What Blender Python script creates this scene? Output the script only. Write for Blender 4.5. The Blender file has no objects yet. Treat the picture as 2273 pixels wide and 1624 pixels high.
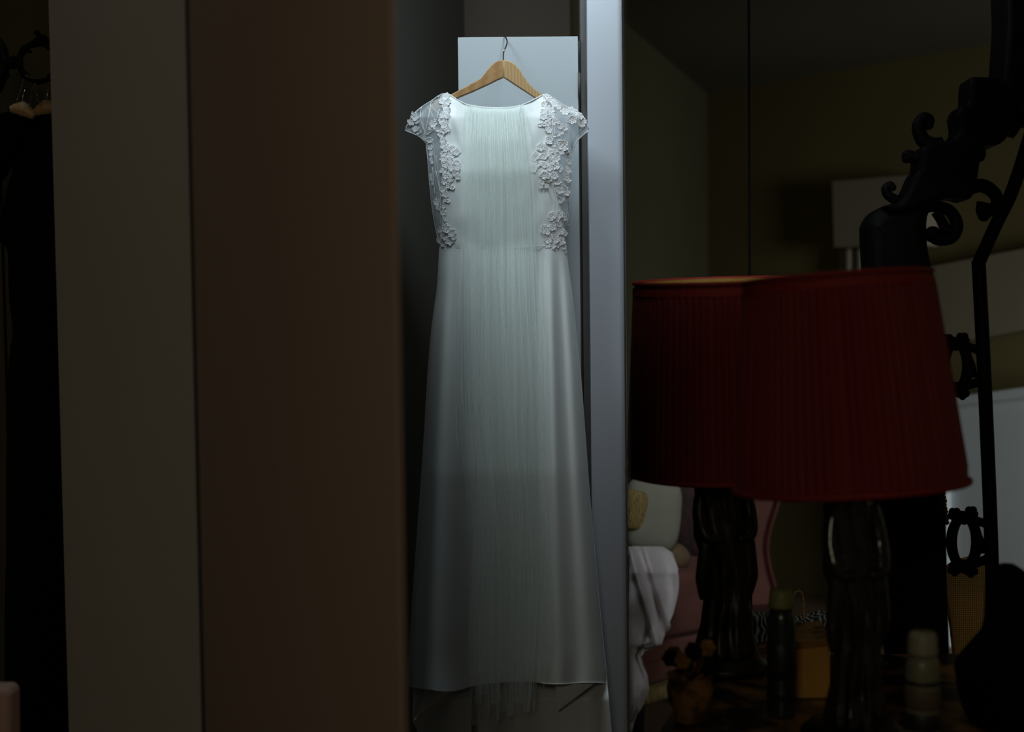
import bpy, bmesh, math, random
from mathutils import Vector, Matrix, noise
random.seed(7)
C = bpy.context.scene.collection
S = bpy.context.scene

# ------------------------------------------------------------------ camera
FPX = 3157.0
CAMZ = 1.43
th, rl = math.radians(2.86), math.radians(0.69)
Fw = Vector((0, math.cos(th), -math.sin(th)))
U0 = Vector((0, math.sin(th), math.cos(th)))
X0 = Vector((1, 0, 0))
Up = U0 * math.cos(rl) + X0 * math.sin(rl)
Rt = X0 * math.cos(rl) - U0 * math.sin(rl)
CAM = Vector((0, 0, CAMZ))
cd = bpy.data.cameras.new('camera')
cam = bpy.data.objects.new('camera', cd)
C.objects.link(cam)
cd.sensor_width = 36
cd.lens = 36 * FPX / 2273.0
cd.clip_start = 0.05
cd.dof.use_dof = True
cd.dof.focus_distance = 3.36
cd.dof.aperture_fstop = 2.0
M = Matrix((Rt, Up, -Fw)).transposed().to_4x4()
M.translation = CAM
cam.matrix_world = M
S.camera = cam

# ------------------------------------------------------------------ world, lights, exposure
w = bpy.data.worlds.new('World')
S.world = w
w.use_nodes = True
bg = w.node_tree.nodes['Background']
bg.inputs[0].default_value = (1.0, 0.84, 0.62, 1)
bg.inputs[1].default_value = 0.024
S.view_settings.view_transform = 'Standard'
S.view_settings.look = 'None'
S.view_settings.exposure = 0
S.view_settings.gamma = 1
S.view_settings.use_curve_mapping = False
S.cycles.transparent_max_bounces = 40
S.cycles.max_bounces = 8


def area(name, loc, target, sx, sy, power, col, spread=180):
    l = bpy.data.lights.new(name, 'AREA')
    l.shape = 'RECTANGLE'
    l.size = sx
    l.size_y = sy
    l.energy = power
    l.color = col
    l.spread = math.radians(spread)
    o = bpy.data.objects.new(name, l)
    C.objects.link(o)
    o.location = loc
    d = Vector(target) - Vector(loc)
    o.rotation_euler = d.to_track_quat('-Z', 'Y').to_euler()
    return o


# daylight from a roof window over the passage where the dress hangs
area('roof_window_light', (0.18, 3.06, 2.55), (0.08, 3.48, 1.6), 0.2, 0.2, 3.9, (0.78, 0.92, 1.0))
area('high_window_light', (-0.66, 2.84, 3.0), (0.05, 3.4, 1.5), 0.42, 0.42, 7.0, (0.78, 0.92, 1.0), 125)
# daylight reaching the pale wall at the far right from a window out of frame
area('side_window_light', (3.1, 2.3, 1.5), (2.3, 5.0, 1.0), 0.7, 0.9, 9.5, (0.85, 0.95, 1.0), 90)
area('sofa_window_light', (0.35, 2.2, 2.4), (0.48, 4.3, 0.7), 0.5, 0.5, 0.7, (0.80, 0.88, 1.0), 36)
# added warm fill light behind the camera, no real fitting
area('warm_fill_light', (-0.25, -0.4, 1.95), (0.1, 3.3, 0.9), 0.35, 0.35, 3.6, (1.0, 0.85, 0.64))


# ------------------------------------------------------------------ helpers
def P(px, py, d):
    return CAM + d * (Fw + Rt * ((px - 1136.5) / FPX) + Up * ((812 - py) / FPX))


def ray(px, py):
    return Fw + Rt * ((px - 1136.5) / FPX) + Up * ((812 - py) / FPX)


def Pz(px, py, z):
    r = ray(px, py)
    return CAM + r * ((z - CAMZ) / r.z)


def Pp(px, py, p0, n):
    r = ray(px, py)
    return CAM + r * ((p0 - CAM).dot(n) / r.dot(n))


def lerp(a, b, t):
    return a + (b - a) * t


def interp(pts, v):
    """pts: list of (key, value) sorted by key"""
    if v <= pts[0][0]:
        return pts[0][1]
    for (a, x), (b, y) in zip(pts, pts[1:]):
        if v <= b:
            t = (v - a) / (b - a) if b != a else 0
            return x + (y - x) * t
    return pts[-1][1]


def smooth(pts, n=120):
    """Catmull-Rom in the value, for outline functions of one variable"""
    out = []
    k = [p[0] for p in pts]
    v = [p[1] for p in pts]
    m = []
    for i in range(len(pts)):
        a, b = max(0, i - 1), min(len(pts) - 1, i + 1)
        m.append((v[b] - v[a]) / (k[b] - k[a]))
    def f(x):
        if x <= k[0]:
            return v[0]
        if x >= k[-1]:
            return v[-1]
        i = 0
        while x > k[i + 1]:
            i += 1
        h = k[i + 1] - k[i]
        t = (x - k[i]) / h
        return ((2*t**3 - 3*t*t + 1) * v[i] + (t**3 - 2*t*t + t) * h * m[i]
                + (-2*t**3 + 3*t*t) * v[i+1] + (t**3 - t*t) * h * m[i+1])
    return f


def tag(o, label=None, cat=None, group=None, kind=None):
    if label: o['label'] = label
    if cat: o['category'] = cat
    if group: o['group'] = group
    if kind: o['kind'] = kind
    return o


def empty(name, loc, label, cat, group=None):
    o = bpy.data.objects.new(name, None)
    o.empty_display_size = 0.05
    C.objects.link(o)
    o.location = loc
    return tag(o, label, cat, group)


def org(p):
    v = Vector((0, 0, 0))
    while p is not None:
        v += p.location
        p = p.parent
    return v


def obj(name, verts, faces, mat, parent=None, smooth_=True, mats=None, fm=None):
    """verts in world space"""
    verts = [Vector(v) for v in verts]
    if parent is None:
        lo = Vector((min(v.x for v in verts), min(v.y for v in verts), min(v.z for v in verts)))
        hi = Vector((max(v.x for v in verts), max(v.y for v in verts), max(v.z for v in verts)))
        o0 = Vector(((lo.x + hi.x) / 2, (lo.y + hi.y) / 2, lo.z))
    else:
        o0 = org(parent)
    me = bpy.data.meshes.new(name)
    me.from_pydata([tuple(v - o0) for v in verts], [], faces)
    if smooth_:
        me.polygons.foreach_set('use_smooth', [True] * len(me.polygons))
    for m_ in (mats or [mat]):
        me.materials.append(m_)
    if fm:
        me.polygons.foreach_set('material_index', fm)
    me.update()
    o = bpy.data.objects.new(name, me)
    C.objects.link(o)
    if parent is None:
        o.location = o0
    else:
        o.parent = parent
    return o


def from_bm(name, bm, mat, parent=None, smooth_=True):
    bm.normal_update()
    vs = [v.co.copy() for v in bm.verts]
    bm.verts.index_update()
    fs = [[v.index for v in f.verts] for f in bm.faces]
    bm.free()
    return obj(name, vs, fs, mat, parent, smooth_)


class Mesh:
    def __init__(s):
        s.v, s.f = [], []

    def add(s, vs, fs):
        n = len(s.v)
        s.v += vs
        s.f += [[i + n for i in f] for f in fs]

    def hexa(s, p):
        s.add(p, [(0, 3, 2, 1), (4, 5, 6, 7), (0, 1, 5, 4), (1, 2, 6, 5), (2, 3, 7, 6), (3, 0, 4, 7)])

    def tube(s, pts, rad, n=10, cap=True, flat=1.0):
        pts = [Vector(p) for p in pts]
        m = len(pts)
        rr = rad if isinstance(rad, (list, tuple)) else [rad] * m
        vs, fs = [], []
        prev = None
        for i, p in enumerate(pts):
            d = (pts[min(i + 1, m - 1)] - pts[max(i - 1, 0)]).normalized()
            if prev is None:
                ref = Vector((0, 1, 0)) if abs(d.y) < .9 else Vector((1, 0, 0))
            else:
                ref = prev
            a = (ref - d * ref.dot(d)).normalized()
            prev = a
            b = d.cross(a)
            for k in range(n):
                t = 2 * math.pi * k / n
                vs.append(p + (a * math.cos(t) * flat + b * math.sin(t)) * rr[i])
        for i in range(m - 1):
            for k in range(n):
                k2 = (k + 1) % n
                fs.append((i*n+k, i*n+k2, (i+1)*n+k2, (i+1)*n+k))
        if cap:
            fs.append(tuple(range(n))[::-1])
            fs.append(tuple((m - 1) * n + k for k in range(n)))
        s.add(vs, fs)

    def ball(s, c, r, n=8, sc=(1, 1, 1)):
        vs, fs = [], []
        for i in range(n + 1):
            ph = math.pi * i / n
            for k in range(2 * n):
                t = math.pi * k / n
                vs.append(Vector(c) + Vector((r*sc[0]*math.sin(ph)*math.cos(t), r*sc[1]*math.sin(ph)*math.sin(t), r*sc[2]*math.cos(ph))))
        for i in range(n):
            for k in range(2 * n):
                k2 = (k + 1) % (2 * n)
                fs.append((i*2*n+k, (i+1)*2*n+k, (i+1)*2*n+k2, i*2*n+k2))
        s.add(vs, fs)

    def build(s, name, mat, parent=None, smooth_=True):
        return obj(name, s.v, s.f, mat, parent, smooth_)


def grid_faces(nr, nc, wrap=False):
    f = []
    for i in range(nr - 1):
        for j in range(nc if wrap else nc - 1):
            j2 = (j + 1) % nc
            f.append((i*nc+j, i*nc+j2, (i+1)*nc+j2, (i+1)*nc+j))
    return f


def spline(pts, n=8):
    """Catmull-Rom through points (tuples of any dim), n samples a segment"""
    out = []
    m = len(pts)
    dim = len(pts[0])
    for i in range(m - 1):
        p0, p1, p2, p3 = pts[max(i-1, 0)], pts[i], pts[i+1], pts[min(i+2, m-1)]
        for k in range(n):
            t = k / n
            out.append(tuple(0.5*((2*p1[j]) + (-p0[j]+p2[j])*t + (2*p0[j]-5*p1[j]+4*p2[j]-p3[j])*t*t
                                  + (-p0[j]+3*p1[j]-3*p2[j]+p3[j])*t**3) for j in range(dim)))
    out.append(tuple(pts[-1]))
    return out


def closed_spline(pts, n=4):
    m = len(pts)
    out = []
    for i in range(m):
        p0, p1, p2, p3 = pts[i-1], pts[i], pts[(i+1) % m], pts[(i+2) % m]
        for k in range(n):
            t = k / n
            out.append(tuple(0.5*((2*p1[j]) + (-p0[j]+p2[j])*t + (2*p0[j]-5*p1[j]+4*p2[j]-p3[j])*t*t
                                  + (-p0[j]+3*p1[j]-3*p2[j]+p3[j])*t**3) for j in range(2)))
    return out


def carved(name, outline, d, thick, mat, parent=None, bevel=0.006, rounded=True, n=4, dd=None):
    """a solid plate with rounded edges: outline points -> filled bevelled solid, real thickness"""
    pts = closed_spline(outline, n) if rounded else outline
    w3 = [P(x, y, d) for x, y in pts]
    c0 = sum(w3, Vector()) / len(w3)
    cu = bpy.data.curves.new('tmp', 'CURVE')
    cu.dimensions = '2D'
    cu.fill_mode = 'BOTH'
    cu.extrude = max(thick / 2 - bevel, 0.0005)
    cu.bevel_depth = bevel
    cu.bevel_resolution = 2
    cu.offset = -bevel
    sp = cu.splines.new('POLY')
    sp.points.add(len(w3) - 1)
    for q, p in zip(sp.points, w3):
        r = p - c0
        q.co = (r.dot(Rt), r.dot(Up), 0, 1)
    sp.use_cyclic_u = True
    to = bpy.data.objects.new('tmp', cu)
    me = to.to_mesh()
    vs = []
    for v in me.vertices:
        p = c0 + Rt * v.co.x + Up * v.co.y - Fw * v.co.z
        if dd:
            p = p + Fw * dd(v.co.x, v.co.y)
        vs.append(p)
    fs = [tuple(p.vertices) for p in me.polygons]
    to.to_mesh_clear()
    bpy.data.objects.remove(to)
    bpy.data.curves.remove(cu)
    # join the coincident seams
    o = obj(name, vs, fs, mat, parent, False)
    bm = bmesh.new()
    bm.from_mesh(o.data)
    bmesh.ops.remove_doubles(bm, verts=bm.verts, dist=1e-5)
    bmesh.ops.recalc_face_normals(bm, faces=bm.faces)
    for f in bm.faces:
        f.smooth = len(f.verts) == 4 and f.calc_area() < 0.0004
    bm.to_mesh(o.data)
    bm.free()
    return o


def wall(name, x0, y0, x1, y1, z0, z1, t, mat, parent=None, kind='structure', bev=0.0):
    """vertical slab from (x0,y0) to (x1,y1); thickness t goes to the left of the direction"""
    d = Vector((x1 - x0, y1 - y0, 0)).normalized()
    n = Vector((-d.y, d.x, 0)) * t
    a, b = Vector((x0, y0, 0)), Vector((x1, y1, 0))
    m = Mesh()
    z0v, z1v = Vector((0, 0, z0)), Vector((0, 0, z1))
    m.hexa([a + z0v, b + z0v, b + n + z0v, a + n + z0v, a + z1v, b + z1v, b + n + z1v, a + n + z1v])
    o = m.build(name, mat, parent, False)
    if bev:
        bm = bmesh.new(); bm.from_mesh(o.data)
        bmesh.ops.bevel(bm, geom=bm.edges[:], offset=bev, segments=3, affect='EDGES', profile=0.5)
        bm.to_mesh(o.data); bm.free()
    if kind:
        o['kind'] = kind
    return o


# ------------------------------------------------------------------ materials
def mat(name, col, rough=0.6, var=0.06, scale=8, bump=0.0, bscale=120, metal=0.0, sheen=0.0, coat=0.0, stretch=(1, 1, 1), spec=0.5):
    m = bpy.data.materials.new(name)
    m.use_nodes = True
    nt = m.node_tree
    b = nt.nodes['Principled BSDF']
    b.inputs['Roughness'].default_value = rough
    b.inputs['Metallic'].default_value = metal
    b.inputs['Sheen Weight'].default_value = sheen
    b.inputs['Coat Weight'].default_value = coat
    b.inputs['Specular IOR Level'].default_value = spec
    tc = nt.nodes.new('ShaderNodeTexCoord')
    mp = nt.nodes.new('ShaderNodeMapping')
    mp.inputs['Scale'].default_value = stretch
    nt.links.new(tc.outputs['Object'], mp.inputs['Vector'])
    nz = nt.nodes.new('ShaderNodeTexNoise')
    nz.inputs['Scale'].default_value = scale
    nz.inputs['Detail'].default_value = 4
    nt.links.new(mp.outputs[0], nz.inputs['Vector'])
    cr = nt.nodes.new('ShaderNodeValToRGB')
    cr.color_ramp.elements[0].position = .3
    cr.color_ramp.elements[1].position = .7
    cr.color_ramp.elements[0].color = tuple(max(0, c * (1 - var)) for c in col) + (1,)
    cr.color_ramp.elements[1].color = tuple(min(1, c * (1 + var)) for c in col) + (1,)
    nt.links.new(nz.outputs[0], cr.inputs[0])
    nt.links.new(cr.outputs[0], b.inputs['Base Color'])
    if bump:
        n2 = nt.nodes.new('ShaderNodeTexNoise')
        n2.inputs['Scale'].default_value = bscale
        n2.inputs['Detail'].default_value = 3
        nt.links.new(mp.outputs[0], n2.inputs['Vector'])
        bp = nt.nodes.new('ShaderNodeBump')
        bp.inputs['Strength'].default_value = bump
        bp.inputs['Distance'].default_value = 0.002
        nt.links.new(n2.outputs[0], bp.inputs['Height'])
        nt.links.new(bp.outputs[0], b.inputs['Normal'])
    return m


def sheer(name, col, opacity, mesh_scale=0, rib=0.0):
    """fine net: partly open, the threads diffuse and translucent"""
    m = bpy.data.materials.new(name)
    m.use_nodes = True
    nt = m.node_tree
    nt.nodes.clear()
    out = nt.nodes.new('ShaderNodeOutputMaterial')
    tr = nt.nodes.new('ShaderNodeBsdfTransparent')
    df = nt.nodes.new('ShaderNodeBsdfDiffuse')
    tl = nt.nodes.new('ShaderNodeBsdfTranslucent')
    df.inputs[0].default_value = col + (1,)
    tl.inputs[0].default_value = col + (1,)
    a = nt.nodes.new('ShaderNodeMixShader')
    a.inputs[0].default_value = .22
    nt.links.new(df.outputs[0], a.inputs[1])
    nt.links.new(tl.outputs[0], a.inputs[2])
    b = nt.nodes.new('ShaderNodeMixShader')
    nt.links.new(tr.outputs[0], b.inputs[1])
    nt.links.new(a.outputs[0], b.inputs[2])
    tc = nt.nodes.new('ShaderNodeTexCoord')
    mp = nt.nodes.new('ShaderNodeMapping')
    mp.inputs['Scale'].default_value = (50, 20, 1.5)
    nt.links.new(tc.outputs['Object'], mp.inputs[0])
    nz = nt.nodes.new('ShaderNodeTexNoise')
    nz.inputs['Scale'].default_value = 1.0
    nz.inputs['Detail'].default_value = 1.5
    nt.links.new(mp.outputs[0], nz.inputs['Vector'])
    mr = nt.nodes.new('ShaderNodeMapRange')
    mr.inputs['From Min'].default_value = .25
    mr.inputs['From Max'].default_value = .75
    mr.inputs['To Min'].default_value = opacity * (1 - rib)
    mr.inputs['To Max'].default_value = min(1, opacity * (1 + rib))
    nt.links.new(nz.outputs[0], mr.inputs[0])
    nt.links.new(mr.outputs[0], b.inputs[0])
    nt.links.new(b.outputs[0], out.inputs[0])
    return m


def wood(name, c1, c2, rough=.45, scale=30, stretch=(1, 6, 8)):
    m = mat(name, c1, rough, 0, 6, .15, 200)
    nt = m.node_tree
    b = nt.nodes['Principled BSDF']
    mp = [n for n in nt.nodes if n.type == 'MAPPING'][0]
    mp.inputs['Scale'].default_value = stretch
    wv = nt.nodes.new('ShaderNodeTexWave')
    wv.inputs['Scale'].default_value = scale
    wv.inputs['Distortion'].default_value = 4
    wv.inputs['Detail'].default_value = 3
    nt.links.new(mp.outputs[0], wv.inputs[0])
    cr = nt.nodes.new('ShaderNodeValToRGB')
    cr.color_ramp.elements[0].color = c1 + (1,)
    cr.color_ramp.elements[1].color = c2 + (1,)
    nt.links.new(wv.outputs[1], cr.inputs[0])
    nt.links.new(cr.outputs[0], b.inputs['Base Color'])
    return m


def pattern(name, c1, c2, kind='check', scale=60, rough=.7, thr=.5):
    m = mat(name, c1, rough, 0.05)
    nt = m.node_tree
    b = nt.nodes['Principled BSDF']
    mp = [n for n in nt.nodes if n.type == 'MAPPING'][0]
    if kind == 'check':
        t = nt.nodes.new('ShaderNodeTexChecker'); t.inputs['Scale'].default_value = scale; out = t.outputs[1]
        nt.links.new(mp.outputs[0], t.inputs[0])
    elif kind == 'wave':
        t = nt.nodes.new('ShaderNodeTexWave'); t.inputs['Scale'].default_value = scale
        t.inputs['Distortion'].default_value = 9; t.inputs['Detail'].default_value = 1.5; t.inputs['Detail Scale'].default_value = 1.2
        nt.links.new(mp.outputs[0], t.inputs[0]); out = t.outputs[1]
    elif kind == 'net':
        t = nt.nodes.new('ShaderNodeTexBrick'); t.inputs['Scale'].default_value = scale
        t.inputs['Color1'].default_value = (1,)*4; t.inputs['Color2'].default_value = (.8, .8, .8, 1); t.inputs['Mortar'].default_value = (0, 0, 0, 1)
        t.offset = 0; t.inputs['Brick Width'].default_value = .5; t.inputs['Row Height'].default_value = .5; t.inputs['Mortar Size'].default_value = .06
        mp.inputs['Rotation'].default_value = (math.pi/2, 0, 0)
        nt.links.new(mp.outputs[0], t.inputs[0]); out = t.outputs[0]
    else:
        t = nt.nodes.new('ShaderNodeTexNoise'); t.inputs['Scale'].default_value = scale; t.inputs['Detail'].default_value = 3
        nt.links.new(mp.outputs[0], t.inputs[0]); out = t.outputs[0]
    cr = nt.nodes.new('ShaderNodeValToRGB')
    cr.color_ramp.elements[0].position = thr - .07
    cr.color_ramp.elements[1].position = thr + .07
    cr.color_ramp.elements[0].color = c1 + (1,)
    cr.color_ramp.elements[1].color = c2 + (1,)
    nt.links.new(out, cr.inputs[0])
    nt.links.new(cr.outputs[0], b.inputs['Base Color'])
    return m


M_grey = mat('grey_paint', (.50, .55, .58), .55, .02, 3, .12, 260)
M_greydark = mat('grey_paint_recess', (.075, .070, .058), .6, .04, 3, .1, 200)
M_strip = mat('pale_grey_frame_paint', (.58, .62, .68), .5, .015, 3, .1, 300)
M_brown = mat('taupe_brown_panel', (.36, .27, .205), .75, .03, 2, .06, 200, spec=.1)
M_panel = mat('grey_green_panel', (.54, .51, .44), .75, .03, 2, .06, 200, spec=.1)
M_olive = mat('olive_wall_paint', (.125, .115, .06), .85, .04, 1.5, .05, 100, spec=.1)
M_olive2 = mat('ochre_wall_paint', (.175, .135, .055), .85, .05, 1.5, .05, 100, spec=.1)
M_ceil = mat('ceiling_paint', (.175, .16, .11), .9, .03, 1.5, spec=.1)
M_floor = wood('floorboards', (.12, .07, .04), (.18, .10, .055), .5, 4, (6, .6, 1))
M_satin = mat('ivory_satin', (.86, .91, .89), .42, .015, 4, .10, 900, sheen=.25)
M_lace = mat('white_lace', (.96, .97, .98), .7, .06, 7, .45, 11, sheen=.3)
M_cord = mat('lace_cord', (.90, .93, .94), .55, .05, 300, .5, 900)
M_net = sheer('sheer_net', (.85, .90, .93), .42, rib=.2)
M_tulle = sheer('veil_tulle', (.93, .99, .955), .20, rib=.12)
M_tulle2 = sheer('veil_pleat_tulle', (.93, .99, .955), .24, rib=.10)
M_tulle_edge = sheer('veil_edge', (.93, .99, .955), .48, rib=.15)
M_hanger = wood('pale_beech', (.46, .27, .115), (.38, .205, .075), .42, 9, (1.2, 1, 9))
M_steel = mat('steel', (.55, .56, .58), .25, .02, metal=1.0)
M_black = mat('black_carving', (.004, .004, .0035), .6, .2, 20, .2, 80, spec=.12)
M_blackcloth = mat('black_cloth', (.006, .006, .006), .95, .1, 40, .2, 300, spec=.05)
M_red = mat('red_silk', (.19, .0045, .003), .7, .06, 40, .1, 400, sheen=.1, stretch=(1, 1, .1))
M_redtrim = mat('red_braid', (.26, .014, .005), .7, .1, 200, .5, 500)
M_lining = mat('gold_lining', (.42, .24, .04), .5, .05, 20)
M_bronze = mat('green_bronze', (.016, .015, .007), .22, .6, 14, 1.0, 45, coat=.35)
M_bronze2 = mat('dark_bronze', (.010, .007, .004), .4, .5, 14, .3, 60)
M_offwhite = mat('off_white_blind', (.30, .25, .18), .9, .03, 4, spec=.1)
M_beige = mat('beige_trim_paint', (.30, .25, .16), .9, .03, 4, spec=.1)
M_white = mat('white_panel_paint', (.74, .78, .76), .5, .02, 3)
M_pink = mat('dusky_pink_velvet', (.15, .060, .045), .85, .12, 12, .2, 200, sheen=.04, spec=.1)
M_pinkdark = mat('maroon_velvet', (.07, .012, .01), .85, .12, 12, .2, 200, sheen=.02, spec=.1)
M_throw = mat('white_fleece', (.66, .59, .56), .95, .04, 60, .7, 350, sheen=.15)
M_pillow = mat('cream_linen', (.29, .28, .20), .9, .05, 20, .3, 400)
M_pillow2 = pattern('gold_striped_motif', (.40, .27, .06), (.10, .07, .03), 'wave', 40)
M_leaf = pattern('leaf_print', (.015, .015, .012), (.34, .36, .30), 'wave', 22, thr=.68)
M_amber = mat('amber_wood', (.62, .33, .055), .5, .12, 9, .1, 100)
M_amberp = pattern('amber_mottled', (.30, .15, .025), (.07, .03, .012), 'noise', 26, thr=.52)
M_cane = pattern('woven_cane', (.06, .03, .006), (.50, .27, .045), 'net', 110, thr=.5)
M_table = pattern('dark_table_amber_reflections', (.015, .010, .006), (.24, .12, .02), 'noise', 11, .35, thr=.54)  # amber reflections on the table top, painted in as noise patches
M_capolive = mat('olive_plastic', (.24, .25, .08), .45)
M_bottle = mat('dark_green_bottle', (.022, .030, .026), .3, .1, coat=.3)
M_bottle2 = mat('pale_green_bottle', (.20, .20, .12), .4, .05, coat=.2)
M_labeld = mat('dark_label', (.012, .012, .014), .5)
M_labelm = mat('muted_label', (.12, .085, .05), .6)
M_labely = mat('yellow_label', (.34, .27, .06), .6)
M_cap = mat('cream_cap', (.30, .29, .19), .45)
M_pad = mat('padded_satin', (.60, .38, .17), .45, .05, 20, sheen=.3)
M_bead = mat('glass_bead', (.10, .09, .08), .1, .1, coat=1.0)
M_mauve = mat('mauve_upholstery', (.56, .37, .31), .8, .04, 30, .2, 300)
M_gilt = mat('gilt_braid', (.42, .28, .06), .6, .4, 120, .9, 200)
M_fringe = mat('gold_fringe', (.30, .21, .07), .8, .2, 100)

# ------------------------------------------------------------------ setting
fl = Mesh(); fl.hexa([Vector(p) for p in [(-3, -2, -.1), (5.2, -2, -.1), (5.2, 8.2, -.1), (-3, 8.2, -.1), (-3, -2, 0), (5.2, -2, 0), (5.2, 8.2, 0), (-3, 8.2, 0)]])
o = fl.build('floor', M_floor, None, False); o['kind'] = 'structure'

def vline(px, d):
    p = P(px, 812, d)
    return p.x, p.y

# brown panel (an open door leaf, near and blurred) and the grey panel left of it
bx0, by0 = vline(447, 2.44)
bx1, by1 = vline(890, 1.62)
door1 = wall('door_1', bx0, by0, bx1, by1, 0, 2.35, -.005, M_brown, bev=.0015)
gx0, gy0 = vline(128, 3.02)
gx1, gy1 = vline(437, 2.56)
wall('wall_left', gx0, gy0, gx1, gy1, 0, 2.6, .05, M_panel, bev=.006)
# added unseen walls behind both panels, shading the dress's lower left and the niche
wall('wall_shade_dress', -.30, 2.08, -.30, 3.42, 0, 2.02, .03, M_greydark)
wall('wall_shade_niche', -.93, 3.08, -.93, 3.92, 0, 3.3, .03, M_greydark)
# slim bead down the edge between the two
tx0, ty0 = vline(428, 2.50); tx1, ty1 = vline(436, 2.47)
wall('trim_1', tx0, ty0, tx1, ty1, 0, 2.4, .02, M_greydark, bev=.003)
tx0, ty0 = vline(437, 2.44); tx1, ty1 = vline(446, 2.425)
wall('trim_2', tx0, ty0, tx1, ty1, 0, 2.35, .012, M_brown, bev=.004)

# recess behind the dress
rx0, ry0 = vline(800, 3.75)
rx1, ry1 = vline(1041, 4.7)
wall('wall_recess_side', rx0, ry0, rx1, ry1, 0, 2.7, .06, mat('recess_side_paint', (.17, .165, .15), .7, .03, 2))
wall('wall_recess', rx1 - .02, ry1, rx1 + .50, ry1 + .02, 0, 2.7, .06, mat('brown_grey_recess', (.19, .15, .115), .8, .03, 2))

# cupboard with its open door, on which the dress hangs
cup = empty('cupboard', Vector((.1, 3.55, 0)), 'grey painted cupboard with plain door, the dress hanging from its top edge', 'cupboard')
DD = 3.475
a = P(1016, 83, DD); b = P(1283, 84.5, DD)
zt = a.z
carv = Mesh()
y0d = a.y
da, db = vline(1022, DD), vline(1290, DD)
dx0, dx1 = a.x, b.x
wd = wall('door', dx0, y0d, dx1, y0d + .004, 0.06, zt, .022, M_grey, cup, None, .0014)
sx0, sx1 = P(1288, 100, 3.5).x, P(1330, 100, 3.5).x
wall('side_stile', sx0, P(1288, 100, 3.49).y, sx1, P(1288, 100, 3.49).y, 0, zt + .9, .05, mat('stile_paint', (.10, .10, .097), .6, .02), cup, None, .001)
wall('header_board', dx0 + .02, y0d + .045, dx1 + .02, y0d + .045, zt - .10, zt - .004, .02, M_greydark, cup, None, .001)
for hz in (zt - .12, 1.1, .3):
    hg = Mesh(); hg.tube([(dx1 + .002, y0d - .002, hz - .03), (dx1 + .002, y0d - .002, hz + .03)], .0035, 8)
    hg.build('hinge', M_greydark, cup)

# pale frame to the right of the door, and an added edge-on partition keeping window light off the lamps
fx0, fy0 = P(1303, 0, 3.43).x, P(1303, 0, 3.43).y
fx1 = P(1388, 400, 3.43).x
wall('wall_frame', fx0, fy0, fx1 + .001, fy0, 0, 2.7, .04, M_strip, bev=.0015)
px_, py_ = vline(1385, 1.75)
wall('wall_light_divider', px_, py_, fx1 - .004, fy0 - .002, 0, 2.5, -.004, M_greydark)

# the mirror's reflection built as a real dim room: corner, two walls, ceiling
ZC = 2.43
cn = Pz(1570, 207, ZC)
rp = Pz(2210, 96, ZC)
lp = Pz(1400, 62, ZC)
rd = (rp - cn).normalized()
ld = (lp - cn).normalized()
re = cn + rd * 4.6
le = cn + ld * 2.6
wall('wall_back', re.x, re.y, cn.x, cn.y, 0, ZC, -.08, M_olive2)
wall('wall_left_back', cn.x, cn.y, le.x, le.y, 0, ZC, -.08, M_olive)
wall('wall_passage', le.x, le.y, fx1 + .004, fy0 + .03, 0, ZC, -.05, M_olive)
m = Mesh()
m.hexa([Vector(p) for p in [(.22, 3.3, ZC), (5.2, 3.3, ZC), (5.2, 8.2, ZC), (.22, 8.2, ZC), (.22, 3.3, ZC+.08), (5.2, 3.3, ZC+.08), (5.2, 8.2, ZC+.08), (.22, 8.2, ZC+.08)]])
m.build('ceiling', M_ceil, None, False)['kind'] = 'structure'
# wall at the far left behind the black garment
wx0, wy0 = vline(-420, 3.9); wx1, wy1 = vline(240, 3.9)
wall('wall_far_left', wx0, wy0, wx1, wy1, 0, 2.7, .05, M_olive)
jx0, jy0 = vline(11, 3.88); jx1, jy1 = vline(15, 3.88)
wall('trim_3', jx0, jy0, jx1, jy1, 0, 2.7, .006, M_black)
# dark upright joint line of the mirror doors
jx0, jy0 = vline(1663, 3.45); jx1, jy1 = vline(1668, 3.45)
wall('trim_4', jx0, jy0, jx1, jy1, 0, 2.43, .006, M_blackcloth)

# things on the back wall, placed by intersecting the wall plane
NB = Vector((-rd.y, rd.x, 0))
if NB.dot(CAM - cn) < 0:
    NB = -NB
def onwall(quad, off0, off1, name, m_, parent=None, bev=.004):
    base = [Pp(x, y, cn + NB * off1, NB) for x, y in quad]
    back = [p - NB * (off1 - off0) for p in base]
    mm = Mesh(); mm.hexa(base + back)
    o_ = mm.build(name, m_, parent, False)
    bm = bmesh.new(); bm.from_mesh(o_.data)
    bmesh.ops.recalc_face_normals(bm, faces=bm.faces)
    if bev:
        bmesh.ops.bevel(bm, geom=bm.edges[:], offset=bev, segments=2, affect='EDGES', profile=.5)
    bm.to_mesh(o_.data); bm.free()
    return o_
bl = empty('window_blind', Pp(1900, 900, cn + NB * .05, NB), 'off-white boxed pelmet with pleated strip below on the ochre wall', 'blind')
onwall([(1846, 402), (2036, 386), (2036, 546), (1850, 549)], 0.0, .14, 'pelmet_box', M_offwhite, bl)
for k in range(9):
    x_ = 1863 + k * 12.5
    onwall([(x_, 551), (x_ + 9.5, 551), (x_ + 9.5, 720), (x_, 720)], .03, .06 + .015 * (k % 2), 'pleat', M_offwhite, bl, .006)
o = onwall([(2050, 594), (2420, 522), (2420, 704), (2050, 774)], 0.0, .12, 'boxed_beam', M_beige)
tag(o, 'beige boxed beam sloping across the wall behind the black carved bar', 'beam')
hb = empty('white_cabinet', Pp(2200, 1400, cn + NB * .1, NB), 'pale lit cabinet panel behind the black floral rings at the right', 'cabinet')
onwall([(2095, 902), (2440, 858), (2440, 1700), (2140, 1700)], 0.02, .30, 'panel', M_white, hb, .01)
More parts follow.
